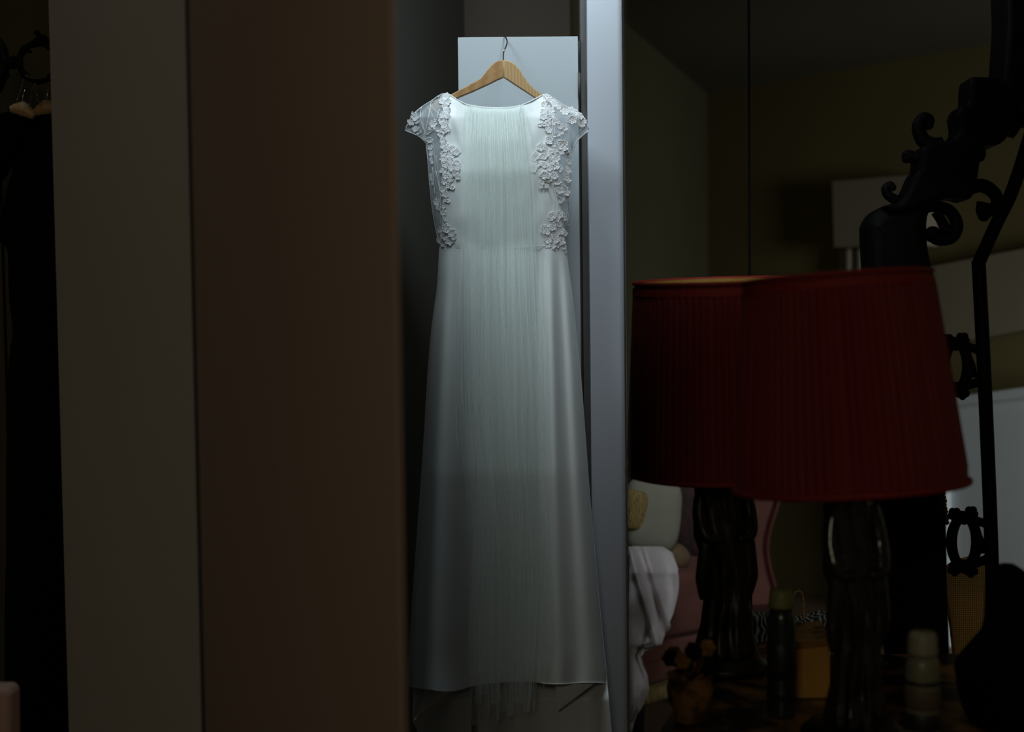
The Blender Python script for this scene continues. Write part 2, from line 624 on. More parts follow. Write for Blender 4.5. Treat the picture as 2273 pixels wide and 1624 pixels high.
onwall([(2040, 890), (2440, 836), (2440, 862), (2040, 912)], 0.02, .34, 'top_rail', M_white, hb, .008)
onwall([(2091, 960), (2097, 960), (2112, 1700), (2104, 1700)], .02, .33, 'side_rail', M_white, hb, .004)

# ------------------------------------------------------------------ the wedding dress
Y0 = 3.37
skl = smooth([(545, 975), (600, 972), (640, 969), (730, 957), (840, 948), (960, 941), (1120, 930), (1300, 917), (1420, 909), (1500, 905), (1530, 904)])
skr = smooth([(545, 1257), (600, 1263), (640, 1269), (700, 1276), (840, 1290), (960, 1299), (1120, 1311), (1300, 1327), (1420, 1338), (1500, 1347), (1530, 1349)])

def bodl(py):
    return interp([(208, 985), (260, 925), (318, 946), (430, 955), (480, 962), (520, 971), (550, 975)], py)
def bodr(py):
    return interp([(208, 1210), (260, 1290), (330, 1270), (400, 1268), (470, 1262), (520, 1257), (560, 1257)], py)

FOLDS = [  # (x at 560, x at 1000, x at 1520, amplitude, width px)
    (992, 968, 950, .010, 13), (1018, 1010, 1000, -.006, 20), (1052, 1045, 1040, .008, 20),
    (1100, 1100, 1090, -.004, 25), (1140, 1150, 1150, .006, 20), (1192, 1195, 1195, -.010, 16),
    (1222, 1232, 1246, .016, 15), (1240, 1258, 1282, -.012, 11), (1252, 1284, 1322, .012, 14)]

def fold(px, py):
    s = 0
    if py > 545:
        g = min(1, (py - 545) / 160) ** .7 * .85 + .15
        for a_, b_, c_, amp, wd_ in FOLDS:
            xx = lerp(a_, b_, (py - 560) / 440) if py < 1000 else lerp(b_, c_, (py - 1000) / 520)
            wq = wd_ * (1 + (py - 560) / 1400)
            s += amp * g * math.exp(-((px - xx) / wq) ** 2)
    return s

def fd(px, py):
    """depth of the dress front at a point of its outline space"""
    if py < 550:
        l, r = bodl(py), bodr(py)
        D = interp([(200, .012), (260, .035), (380, .055), (550, .05)], py)
    else:
        l, r = skl(py), skr(py)
        D = lerp(.05, .10, min(1, (py - 550) / 500))
    u = (px - (l + r) / 2) / ((r - l) / 2)
    u = max(-1, min(1, u))
    return Y0 - D * math.sqrt(1 - abs(u) ** 2.1) - fold(px, py) * (1 - u ** 6)

dress = empty('wedding_dress', P(1128, 1700, Y0), 'long ivory satin wedding dress with lace cap sleeves hanging on the cupboard door', 'dress')

# bodice: columns between the neckline/shoulder edge and the side seam
top = smooth([(899, 286), (903, 279), (912, 262), (924, 247), (938, 236), (960, 222), (976, 211), (990, 207), (1000, 211), (1015, 221), (1035, 231),
              (1070, 237), (1110, 239), (1150, 235), (1170, 228), (1192, 217), (1206, 210), (1214, 209), (1226, 216), (1250, 232), (1272, 243),
              (1286, 250), (1298, 264), (1304, 278), (1307, 288)])
def bot(px):
    L = [(899, 289), (905, 292), (918, 297), (930, 303), (940, 311), (946, 321), (949, 345), (953, 400), (957, 445), (963, 485), (970, 520), (975, 548), (980, 549)]
    R = [(1247, 556), (1257, 556), (1258, 520), (1262, 470), (1266, 430), (1268.5, 390), (1269, 350), (1270.5, 338), (1275, 324), (1283, 311), (1293, 301), (1303, 293), (1307, 290)]
    if px <= 980: return interp(L, px)
    if px >= 1247:
        return interp(R, px)
    return 549 + (px - 980) / 267 * 7
cols = []
x = 899.0
while x < 1307:
    cols.append(x)
    x += 0.6 if (943 < x < 976 or 1255 < x < 1274) else 2.2
cols.append(1307)
NR = 70
solidL = smooth([(200, 985), (240, 999), (290, 992), (330, 984), (380, 986), (440, 984), (500, 980), (560, 972)])
solidR = smooth([(200, 1214), (240, 1212), (300, 1222), (345, 1230), (400, 1240), (470, 1246), (520, 1252), (560, 1262)])
def bodice(front):
    vs, fs, fm = [], [], []
    for cx_ in cols:
        t0, b0 = top(cx_), bot(cx_)
        if not front and 1000 < cx_ < 1205:
            t0 = t0 + 26 * math.sin(math.pi * (cx_ - 1000) / 205) ** .6
        if b0 < t0 + 1: b0 = t0 + 1
        for r in range(NR):
            py = lerp(t0, b0, r / (NR - 1))
            wr = .0025 * noise.noise(Vector((cx_ * .035, py * .02, 3 if front else 9)))
            # soft diagonal drape from the shoulder seams
            wr += .004 * math.exp(-((cx_ - (1000 + (py - 215) * .22)) / 9) ** 2) * (1 if 240 < py < 340 else 0) * math.sin(math.pi * (py - 240) / 100)
            d = fd(cx_, py)
            if front:
                d = d - wr
            else:
                d = Y0 + (Y0 - d) * .5 + .002 + wr
            vs.append(P(cx_, py, d))
    n = len(cols)
    for i in range(n - 1):
        for r in range(NR - 1):
            a_ = i * NR + r
            fs.append((a_, a_ + NR, a_ + NR + 1, a_ + 1))
            cx_ = (cols[i] + cols[i+1]) / 2
            py = lerp(top(cx_), bot(cx_), (r + .5) / (NR - 1))
            fm.append(0 if solidL(py) < cx_ < solidR(py) else 1)
    return vs, fs, fm
vs, fs, fm = bodice(True)
# split: satin panel, sheer sleeves
def sub(vs, fs, keep):
    used = {}
    nv, nf = [], []
    for f in keep:
        q = []
        for i in fs[f]:
            if i not in used:
                used[i] = len(nv); nv.append(vs[i])
            q.append(used[i])
        nf.append(q)
    return nv, nf
def side_of(fi):
    return cols[fi // (NR - 1)] > 1120
v1, f1 = sub(vs, fs, [i for i in range(len(fs)) if fm[i] == 0])
obj('bodice', v1, f1, M_satin, dress)
for sd in (False, True):
    v1, f1 = sub(vs, fs, [i for i in range(len(fs)) if fm[i] == 1 and side_of(i) == sd])
    sl = obj('sheer_sleeve', v1, f1, M_net, dress); sl['label'] = 'sheer net cap sleeve and side panel'
vs, fs, fm = bodice(False)
v1, f1 = sub(vs, fs, [i for i in range(len(fs)) if fm[i] == 0])
obj('bodice_back', v1, f1, M_satin, dress)
for sd in (False, True):
    v1, f1 = sub(vs, fs, [i for i in range(len(fs)) if fm[i] == 1 and side_of(i) == sd])
    obj('sheer_back', v1, f1, M_net, dress)

# piped edges
m = Mesh()
m.tube([P(x_, top(x_) + .5, fd(x_, top(x_)) - .001) for x_ in [992 + i * 3 for i in range(73)]], .0016, 8)
m.build('neck_piping', M_satin, dress)
m = Mesh()
m.tube([P(x_, top(x_), fd(x_, top(x_)) - .0006) for x_ in [899 + i * 2.5 for i in range(37)]], .0011, 6)
m.tube([P(x_, top(x_), fd(x_, top(x_)) - .0006) for x_ in [1212 + i * 2.5 for i in range(39)]], .0011, 6)
def hemline(xs):
    return [P(x_, bot(x_), fd(x_, bot(x_)) - .0006) for x_ in xs]
m.build('shoulder_binding', M_cord, dress)['kind'] = 'stuff'
m = Mesh()
m.tube(hemline([899 + i * 1.5 for i in range(51)]), .0012, 6)
m.build('sleeve_binding', M_cord, dress)
m = Mesh()
m.tube(hemline([1307 - i * 1.5 for i in range(33)]), .0012, 6)
m.build('sleeve_binding', M_cord, dress)
# soft folds of the net, real ridges lying on the sleeves
m = Mesh()
for pts in ([(948, 236), (965, 270), (945, 305)], [(955, 232), (985, 270), (985, 285)], [(938, 245), (940, 280), (948, 305)], [(960, 310), (965, 350), (968, 420)], [(968, 345), (975, 400), (978, 430)],
            [(1265, 262), (1268, 300), (1270, 330)], [(1296, 282), (1275, 305), (1269, 335)], [(1262, 275), (1266, 300), (1268, 318)], [(1255, 435), (1254, 470), (1251, 500)]):
    q = spline(pts, 8)
    m = Mesh()
    m.tube([P(a_, b_, fd(a_, b_) - .0008) for a_, b_ in q], .0013, 6)
    m.build('net_fold', M_net, dress)

# skirt: one closed tube with hanging folds
hem = smooth([(904, 1521), (915, 1525), (950, 1530), (990, 1534), (1020, 1531), (1050, 1522), (1120, 1514), (1190, 1514), (1210, 1518), (1250, 1519), (1290, 1516), (1330, 1516), (1349, 1518)])
NC, NRS = 220, 90
vs = []
for r in range(NRS):
    t = r / (NRS - 1)
    for k in range(NC):
        a_ = 2 * math.pi * k / NC
        py = lerp(546, 1528, t)
        l, rr = skl(py), skr(py)
        px = (l + rr) / 2 - (rr - l) / 2 * math.cos(a_)
        if t > 0:
            py = lerp(546, hem(px), t)
        u = -math.cos(a_)
        if math.sin(a_) >= 0:
            d = fd(px, py)
            if py > 1440:   # gathered ripples above the right hem
                g = (py - 1440) / 80
                d -= .006 * g * g * math.sin((px - 1210) / 11.0) * math.exp(-((px - 1262) / 42) ** 2)
                d -= .004 * g * g * math.exp(-((px - 975) / 40) ** 2)
        else:
            d = Y0 + (Y0 - fd(px, py)) * .35 + .004 * math.sin(px * .05) * t
        if py < 560:   # small gathers right under the waist flowers
            d -= .0005 * math.sin(px * .35) * (1 - abs(py - 552) / 14 if abs(py - 552) < 14 else 0)
        vs.append(P(px, py, d))
obj('skirt', vs, grid_faces(NRS, NC, True), M_satin, dress)
m = Mesh()
m.tube([P(x_, hem(x_) - 1.5, fd(x_, 1518) - .0022 - .003 * math.sin((x_ - 1210) / 11.0) * math.exp(-((x_ - 1262) / 42) ** 2)) for x_ in [1200 + i * 3 for i in range(49)]], .0011, 8)
m.build('hem', M_satin, dress)
m = Mesh()
m.tube([P(x_, 549 - (x_ - 1150) * .085 + 1, fd(x_, 542) - .0015) for x_ in [1120 + i * 4 for i in range(24)]], .0009, 6)
m.build('waist_seam', M_satin, dress)

# the train: two long rear lengths falling below the hem, each with a turned flap
def sheet(fn, nu, nv):
    return [fn(i / (nu - 1), j / (nv - 1)) for i in range(nu) for j in range(nv)], grid_faces(nu, nv)
def tr_left(u, v):
    y_ = lerp(1480, 1790, u)
    l = interp([(1480, 918), (1600, 915), (1620, 926), (1790, 960)], y_); r = interp([(1480, 1046), (1790, 1047)], y_)
    px = lerp(l, r, v)
    return P(px, y_, Y0 + lerp(.03, -.03, max(0, min(1, (y_ - 1490) / 60))) + .006 * math.sin(v * 7 + .6) + .012 * math.exp(-((px - (1010 - (y_ - 1530) * .9)) / 16) ** 2))
v_, f_ = sheet(tr_left, 50, 50); obj('train', v_, f_, M_satin, dress)
def tr_right(u, v):
    y_ = lerp(1480, 1790, u)
    px = lerp(1060, interp([(1480, 1345), (1624, 1358), (1790, 1374)], y_), v)
    return P(px, y_, Y0 + lerp(.03, -.015, max(0, min(1, (y_ - 1490) / 60))) + .010 * math.sin(v * 16 + .3) + .012 * math.cos(v * 9) - .012 * math.exp(-((px - 1340) / 18) ** 2))
v_, f_ = sheet(tr_right, 50, 90); obj('train', v_, f_, M_satin, dress)
def flap_l(u, v):   # turned-back corner at the left
    a_ = Vector((lerp(921, 1003, u), lerp(1592, 1533, u)))
    b_ = Vector((lerp(917, 942, u), lerp(1608, 1532, u)))
    q = a_.lerp(b_, v)
    return P(q.x, q.y, Y0 - .040 - .008 * math.sin(v * math.pi))
v_, f_ = sheet(flap_l, 20, 12); obj('train_flap', v_, f_, M_satin, dress)
def flap_r(u, v):
    a_ = Vector((lerp(1232, 1238, u), lerp(1517, 1576, u)))
    b_ = Vector((lerp(1318, 1240, u), lerp(1517, 1576, u)))
    q = a_.lerp(b_, v)
    return P(q.x, q.y, Y0 - .056 - .006 * math.sin(v * math.pi) * (1 - u))
v_, f_ = sheet(flap_r, 20, 16); obj('train_flap', v_, f_, M_satin, dress)

# lace appliques: each flower a part
def flower_mesh(kind, seed):
    rnd = random.Random(seed)
    npet = {0: 5, 1: 6, 2: 4, 3: 2}[kind]
    nr, na = 9, 48
    ph = rnd.random() * 6.28
    vs = [Vector((0, 0, .32))]
    offs = [rnd.uniform(.8, 1.12) for _ in range(npet)]
    for i in range(1, nr + 1):
        q = i / nr
        for k in range(na):
            a_ = 2 * math.pi * k / na
            pet = abs(math.cos(a_ * npet / 2 + ph))
            kk = int(((a_ * npet / 2 + ph + math.pi / 2) / math.pi) % npet)
            R = (.60 + .44 * pet ** .5) * offs[kk % npet]
            if kind == 3: R = .30 + .85 * pet ** 1.6
            R *= 1 + .16 * noise.noise(Vector((math.cos(a_) * 4, math.sin(a_) * 4, seed)))
            z = .16 + .10 * pet * math.sin(q * math.pi) + .16 * math.exp(-((q - .93) / .10) ** 2)
            z += .05 * math.sin(a_ * npet * 4) * (1 if .3 < q < .85 else 0)
            z += .17 * noise.noise(Vector((q * math.cos(a_) * 4.5, q * math.sin(a_) * 4.5, seed * 2.1)))
            z -= .10 * math.exp(-((q - .25) / .12) ** 2)
            if i == nr: z = max(z, .12) + .05
            vs.append(Vector((R * q * math.cos(a_), R * q * math.sin(a_), z)))
    fs = [(0, 1 + k, 1 + (k + 1) % na) for k in range(na)]
    for i in range(nr - 1):
        for k in range(na):
            k2 = (k + 1) % na
            fs.append((1 + i*na + k, 1 + (i+1)*na + k, 1 + (i+1)*na + k2, 1 + i*na + k2))
    # rim turned back to the cloth
    b0 = len(vs)
    for k in range(na):
        p = vs[1 + (nr - 1) * na + k]
        vs.append(Vector((p.x * .97, p.y * .97, -.05)))
    for k in range(na):
        k2 = (k + 1) % na
        fs.append((1 + (nr-1)*na + k, b0 + k, b0 + k2, 1 + (nr-1)*na + k2))
    mm = Mesh(); mm.add(vs, fs)
    for _ in range(3 if kind != 3 else 0):
        mm.ball((rnd.uniform(-.14, .14), rnd.uniform(-.14, .14), .34), .05, 4)
    me = bpy.data.meshes.new('lace_flower')
    me.from_pydata([tuple(v) for v in mm.v], [], mm.f)
    me.polygons.foreach_set('use_smooth', [True] * len(me.polygons))
    me.materials.append(M_lace)
    return me
FM = [flower_mesh(k, 10 * k + s) for k in range(4) for s in range(3)]
FL = [(1213,215,8),(1222,222,9),(1232,231,9),(1208,231,8),(1216,240,8),(1224,245,9),(1205,247,7),(1207,259,9),(1217,262,9),(1224,255,8),(1203,277,9,3),(1217,288,10),(1216,275,8),
(1236,267,9,3),(1229,270,8),(1244,281,8),(1253,283,8),(1248,291,7,3),(1235,300,8,3),(1254,248,10),(1241,238,7),(1268,245,9),(1278,251,9),(1288,259,9),(1296,269,8),(1270,266,11),(1282,270,8),(1291,276,9),
(1220,310,11),(1228,320,8),(1201,327,11),(1248,323,14),(1256,333,9),(1245,337,8),(1223,337,6),(1232,334,8),(1188,348,10),(1207,347,10),(1221,349,8),(1236,351,9),(1225,358,9),(1192,365,10),(1183,374,11),
(1206,366,8),(1232,368,11),(1219,374,8),(1242,374,9),(1262,344,6),(1263,359,7),(1261,377,8),(1208,390,12),(1217,398,9),(1229,391,10),(1257,395,11),(1203,405,7),(1237,404,9),(1212,413,6),(1200,414,5),
(1241,423,10),(1256,424,12),(1259,442,7),(1247,446,7,3),(1224,480,10),(1243,476,10),(1235,486,8),(1254,485,7),(1242,498,7),(1212,510,12),(1226,505,10),(1243,512,11),(1253,518,8),(1218,530,12),(1232,530,13),
(1246,534,10),(1215,543,8),(1228,546,7),(1250,548,8),(1254,557,5),(1238,543,8),
(990,215,10),(981,224,8),(994,226,8),(988,236,9),(992,247,8),(986,256,10),(980,267,9),(994,258,7),(986,277,9),(992,287,8),(985,291,9),(979,299,8),(962,275,9),(956,284,7),(968,287,7,3),
(920,258,11),(912,270,9),(925,268,8),(923,286,8),(930,295,6,3),(944,304,8),(954,311,8),(984,311,8),(986,323,9),(990,331,8),(956,328,7),(957,341,6),(958,357,7,3),(984,341,8),(1004,330,9),(1013,338,9),
(1006,343,8),(985,352,9),(988,365,9),(1002,357,10),(1014,361,8),(1016,372,8),(1003,371,9),(984,378,9),(1010,385,8),(1015,393,7),(989,391,8),(957,393,7,3),(960,404,6,3),(987,403,8),(1000,398,7),(1000,415,9,3),
(983,420,8),(989,432,8),(992,446,7,3),(970,448,8),(973,461,7),(985,458,7),(984,472,7),(986,486,6,3),(992,507,11),(977,510,8),(1003,517,10),(986,523,12),(998,533,11),(975,532,8),(984,541,8),(1007,528,6)]
for i, q in enumerate(FL):
    x_, y_, r_ = q[:3]
    kd = q[3] if len(q) > 3 else random.choice([0, 0, 1, 1, 2])
    if y_ < top(x_) + 3: y_ = top(x_) + 3
    o = bpy.data.objects.new('lace_flower', FM[kd * 3 + i % 3])
    C.objects.link(o)
    o.parent = dress
    e = 3.0
    p = P(x_, y_, fd(x_, y_) - .0012)
    nx = (P(x_ + e, y_, fd(x_ + e, y_)) - P(x_ - e, y_, fd(x_ - e, y_)))
    ny = (P(x_, y_ - e, fd(x_, y_ - e)) - P(x_, y_ + e, fd(x_, y_ + e)))
    nn = nx.cross(ny).normalized()
    if nn.dot(Fw) > 0: nn = -nn
    nn = (nn - Fw * .9).normalized()
    sc = r_ * Y0 / FPX * 1.02
    rot = nn.to_track_quat('Z', 'Y').to_matrix() @ Matrix.Rotation(random.random() * 6.28, 3, 'Z')
    o.rotation_euler = rot.to_euler()
    o.scale = (sc, sc * random.uniform(.82, 1.0), sc * random.uniform(.45, .7))
    o.location = p - org(dress)
# stems
STEMS = [[(935, 238), (934, 262), (940, 285), (946, 300)], [(957, 226), (952, 255), (947, 280), (945, 300)], [(975, 243), (970, 262), (966, 272)], [(946, 300), (958, 292), (966, 285)],
         [(968, 380), (973, 405), (978, 430), (984, 440)], [(948, 318), (954, 335), (957, 350)], [(985, 245), (992, 270), (999, 285), (996, 295)], [(990, 320), (1000, 345), (1012, 365)],
         [(979, 340), (983, 370), (984, 400)], [(960, 372), (962, 395), (965, 430)], [(978, 430), (977, 455), (978, 500)],
         [(1218, 415), (1222, 432), (1228, 450), (1229, 472)], [(1227, 408), (1233, 430), (1237, 450), (1236, 480), (1238, 505)], [(1256, 438), (1259, 455), (1258, 478), (1256, 500)],
         [(1227, 268), (1227, 285), (1226, 300)], [(1233, 275), (1231, 288), (1232, 298)], [(1250, 410), (1256, 418), (1262, 425)], [(1237, 432), (1245, 440), (1254, 438)]]
for st in STEMS:
    m = Mesh()
    m.tube([P(a_, b_, fd(a_, b_) - .0022) for a_, b_ in spline(st, 8)], .00095, 7)
    m.build('lace_stem', M_cord, dress)
m = Mesh()
for _ in range(60):
    q = random.choice(FL)
    x_, y_ = q[0] + random.uniform(-5, 5), q[1] + random.uniform(-5, 5)
    if y_ < top(x_) + 2: continue
    m.ball(P(x_, y_, fd(x_, y_) - .006), .0012, 3)
for x_, y_ in [(973, 214), (926, 246), (935, 240), (960, 225), (1269, 387), (1269, 402), (1263, 500), (1260, 473)]:
    m.ball(P(x_, y_, fd(x_, y_) - .002), .0016, 4)
bd = m.build('beading', M_cord, dress); bd['kind'] = 'stuff'

# ------------------------------------------------------------------ wooden hanger
hd = Y0 + .004
hanger = empty('clothes_hanger', P(1117, 175, hd), 'pale wooden coat hanger with steel hook holding the wedding dress', 'hanger')
armL = [(1117.5, 134), (1109, 134.5), (1100, 138), (1091, 145), (1083, 154), (1075, 165), (1066, 175), (1054, 182), (1036, 192), (1004, 209), (975, 223), (955, 236), (952, 246), (962, 247),
        (990, 232), (1016, 218), (1050, 204), (1085, 188), (1105, 178), (1117.5, 172.5)]
armR = [(1118, 134), (1126, 135), (1137, 139), (1147, 147), (1156, 159), (1164, 172), (1172, 184), (1185, 197), (1205, 211), (1228, 225), (1250, 238), (1256, 246), (1248, 250),
        (1222, 238), (1187, 217.5), (1165, 203), (1140, 187), (1127, 178), (1118, 172.5)]
carved('arm', armL, hd, .013, M_hanger, hanger, .0022, False)
carved('arm', armR, hd, .013, wood('pale_beech_right', (.56, .37, .18), (.47, .29, .12), .42, 8, (5, 1, 6)), hanger, .0022, False)
m = Mesh()
dt = P(1120, 81, DD)
hk = [P(1117.5, 134, hd), P(1117.5, 119, hd), P(1120, 111, hd), P(1124, 102, hd + .02), P(1125.5, 94, hd + .05), P(1124, 86, hd + .08), P(1120, 81, hd + .098), P(1116.5, 80.6, hd + .115), P(1114, 84, hd + .128), P(1113, 92, hd + .130)]
m.tube([Vector(p) for p in spline([tuple(p) for p in hk], 8)], .0017, 10)
m.build('hook', M_steel, hanger)

# ------------------------------------------------------------------ veil
veil = empty('bridal_veil', P(1128, 1600, Y0 - .09), 'long pale gathered tulle veil draped down the front of the wedding dress', 'veil')
def veil_sheet(name, L, R, y0_, yend, off, nf, amp, seed, nc=220, nr=90, mt=None):
    fl_, fr_ = smooth(L), smooth(R)
    vs = []
    for i in range(nr):
        t = i / (nr - 1)
        for j in range(nc):
            s = j / (nc - 1)
            ye = yend + 38 * noise.noise(Vector((s * 6, seed, 0))) + 14 * noise.noise(Vector((s * 31, seed, 4)))
            ys = top(lerp(fl_(236), fr_(236), s)) + .5 if y0_ < 240 else y0_
            py = lerp(ys, ye, t)
            l, r = fl_(py), fr_(py)
            wv = s * nf * 2 * math.pi + seed + .7 * noise.noise(Vector((s * 5, t * 2.2, seed)))
            f_amp = amp * (.35 + .65 * min(1, t * 3)) * (.7 + .6 * noise.noise(Vector((s * 9, t * 1.3, seed + 7))))
            # cloth doubles over itself: x runs back inside each pleat
            px = lerp(l, r, s) + (r - l) / nf * (.16 + .30 * noise.noise(Vector((s * 4 + seed, t * .8, 2)))) * math.sin(wv * 1.0 + math.pi / 3) * (1 if .02 < s < .98 else 0)
            px += 5 * noise.noise(Vector((s * 2.5, t * 3, seed + 3))) * t
            px = max(l - 1, min(r + 1, px))
            ttop = 238 if py < 240 else py
            d = fd(px, min(py, 1510) if py > 240 else 240)
            dmin = min(fd(px - 14, min(max(py, 240), 1510)), fd(px + 14, min(max(py, 240), 1510)), d)
            d = dmin - off - f_amp * (1 + math.sin(wv)) 
            if py < 300:
                d = lerp(fd(px, 240) - .004 - off * .4, d, max(0, (py - 232)) / 68)
            vs.append(P(px, py, d))
    return obj(name, vs, grid_faces(nr, nc), mt or M_tulle, veil)
veil_sheet('tulle_layer', [(232, 1031), (300, 1026), (420, 1022), (560, 1018), (640, 1013), (760, 1011), (900, 1014), (1060, 1030), (1200, 1044), (1400, 1042), (1620, 1048)],
           [(232, 1162), (300, 1168), (450, 1181), (640, 1186), (800, 1196), (1000, 1206), (1200, 1212), (1400, 1196), (1620, 1186)], 232, 1585, .004, 8, .004, 1.3)
veil_sheet('tulle_layer', [(232, 1036), (300, 1034), (450, 1033), (640, 1040), (900, 1048), (1000, 1058), (1200, 1046), (1400, 1044), (1620, 1060)],
           [(232, 1163), (300, 1176), (450, 1190), (640, 1198), (750, 1207), (900, 1208), (1050, 1213), (1250, 1223), (1380, 1232), (1480, 1226), (1620, 1200)], 232, 1500, .009, 5, .005, 4.1)
veil_sheet('tulle_layer', [(232, 1042), (300, 1048), (450, 1058), (640, 1066), (900, 1064), (1000, 1060), (1200, 1052), (1400, 1050), (1620, 1060)],
           [(232, 1158), (300, 1160), (450, 1168), (640, 1170), (800, 1178), (1000, 1172), (1200, 1178), (1400, 1180), (1620, 1186)], 232, 1560, .014, 4, .005, 8.2)
veil_sheet('tulle_layer', [(232, 1033), (300, 1040), (450, 1062), (640, 1074), (900, 1092), (1200, 1096), (1620, 1100)],
           [(232, 1157), (300, 1152), (450, 1142), (640, 1150), (800, 1160), (1000, 1166), (1200, 1162), (1400, 1160), (1620, 1172)], 232, 1530, .019, 2, .004, 12.5)
# the wide side piece over the right of the bodice
veil_sheet('tulle_layer', [(250, 1160), (400, 1172), (640, 1170), (900, 1150), (1200, 1160), (1400, 1180), (1500, 1190)],
           [(250, 1166), (320, 1180), (420, 1200), (520, 1208), (640, 1206), (900, 1209), (1200, 1217), (1400, 1228), (1500, 1222)], 245, 1490, .010, 2, .002, 2.2, nc=70, mt=None)
# stitched edges and pressed fold lines
EDGE = [
    [(1026, 300), (1022, 420), (1018, 560), (1012, 660), (1011, 760), (1013, 900), (1016, 1000)],
    [(1088, 330), (1086, 460), (1075, 620), (1068, 780), (1064, 900), (1056, 1000), (1047, 1180), (1042, 1320), (1043, 1440), (1046, 1520)],
    [(1085, 300), (1087, 420), (1084, 560), (1078, 700), (1080, 850), (1072, 1000), (1066, 1120)],
    [(1102, 540), (1108, 620), (1120, 740), (1128, 860), (1134, 960), (1138, 1080)],
    [(1060, 300), (1058, 420), (1052, 560), (1034, 660), (1027, 760), (1024, 900)],
    [(1140, 400), (1148, 560), (1156, 720), (1166, 900), (1168, 1040), (1170, 1200), (1176, 1360), (1184, 1500)],
    [(1176, 300), (1184, 420), (1186, 560), (1200, 660), (1207, 760), (1208, 900), (1204, 980), (1214, 1120), (1222, 1280), (1228, 1380)],
    [(1182, 560), (1188, 700), (1196, 800), (1194, 900), (1198, 1000), (1206, 1100), (1214, 1240)],
    [(1070, 1080), (1082, 1200), (1086, 1320), (1098, 1420), (1106, 1500), (1112, 1560)],
    [(1094, 1060), (1104, 1180), (1108, 1280), (1112, 1400), (1120, 1500), (1128, 1590)],
    [(1136, 1080), (1136, 1200), (1136, 1330), (1134, 1460)],
    [(1160, 1000), (1170, 1100), (1180, 1240), (1184, 1360), (1185, 1500), (1184, 1580)],
    [(1112, 300), (1114, 500), (1112, 650), (1116, 800)], [(1125, 290), (1128, 500), (1128, 650), (1124, 850), (1132, 1000)],
    [(1050, 290), (1045, 500), (1046, 700), (1042, 900)], [(1096, 260), (1098, 400), (1094, 600), (1094, 820), (1090, 980)]]
# narrow pressed pleats, flat folded bands of tulle, each with its paler folded edge
VL = smooth([(232, 1032), (300, 1028), (450, 1024), (640, 1016), (900, 1018), (1060, 1034), (1200, 1046), (1400, 1044), (1620, 1052)])
VR = smooth([(232, 1163), (300, 1172), (450, 1186), (640, 1196), (800, 1205), (1000, 1208), (1200, 1216), (1400, 1212), (1620, 1190)])
def near(px, py):
    return min(fd(px + q_, min(max(py, 236), 1510)) for q_ in (-16, -8, 0, 8, 16))
def ribbon(name, cf, wf, y0_, y1_, off, mt, n=110, slope=0.0):
    vs = []
    for i in range(n):
        py = lerp(y0_, y1_, i / (n - 1))
        c_, w_ = cf(py), wf(py)
        k_ = min(1, (py - 225) / 90)
        for e_ in (-1, -.33, .33, 1):
            vs.append(P(c_ + e_ * w_ / 2, py, near(c_, py) - (.004 + off) * k_ - .001 + slope * e_ * k_))
    return obj(name, vs, grid_faces(n, 4), mt, veil)
rv = random.Random(21)
PL = [(.03, 10, 1560, .6), (.10, 16, 1500, -.02), (.17, 9, 1585, .02), (.25, 14, 1540, -.05), (.31, 7, 1600, .05), (.38, 15, 1560, -.04), (.44, 7, 1500, .02), (.50, 12, 1588, .05), (.56, 8, 1520, -.03),
      (.62, 14, 1560, .03), (.68, 7, 1470, -.03), (.74, 13, 1580, .02), (.80, 8, 1582, .04), (.86, 14, 1510, -.02), (.92, 8, 1450, .03), (.97, 9, 1420, -.02)]
for i, (s0, w0, ye_, dr) in enumerate(PL):
    dr = dr if abs(dr) < .5 else .02
    a1, a2 = rv.uniform(0, 6), rv.uniform(0, 6)
    cf = lambda py, s0=s0, a1=a1, dr=dr: lerp(VL(py), VR(py), min(.985, max(.015, s0 + dr * (py - 240) / 1300 * 1.6))) + 3.5 * math.sin(py / 210 + a1) * min(1, (py - 230) / 200)
    wf = lambda py, w0=w0, a2=a2: w0 * (.75 + .35 * math.sin(py / 330 + a2)) * lerp(.8, 1.25, min(1, (py - 230) / 1200))
    yt = top(cf(236)) + .5
    ribbon('tulle_pleat', cf, wf, yt, ye_, .022 + .0012 * (i % 4), M_tulle2, slope=.0012 * (1 if i % 2 else -1))
    for sgn in ((1, -1) if w0 > 13 else (1,)):
        ribbon('pleat_edge', lambda py, cf=cf, wf=wf, sgn=sgn: cf(py) + sgn * wf(py) / 2, lambda py: 1.25, yt + 4, ye_ - 3, .0285, M_tulle_edge)

for e_ in EDGE:
    q = spline(e_, 14)
    kx = [(b_, a_) for a_, b_ in q]
    ribbon('stitched_edge', lambda py, kx=kx: interp(kx, py) + .7 * math.sin(py * .11), lambda py: 1.5, q[0][1], q[-1][1], .0300, M_tulle_edge)

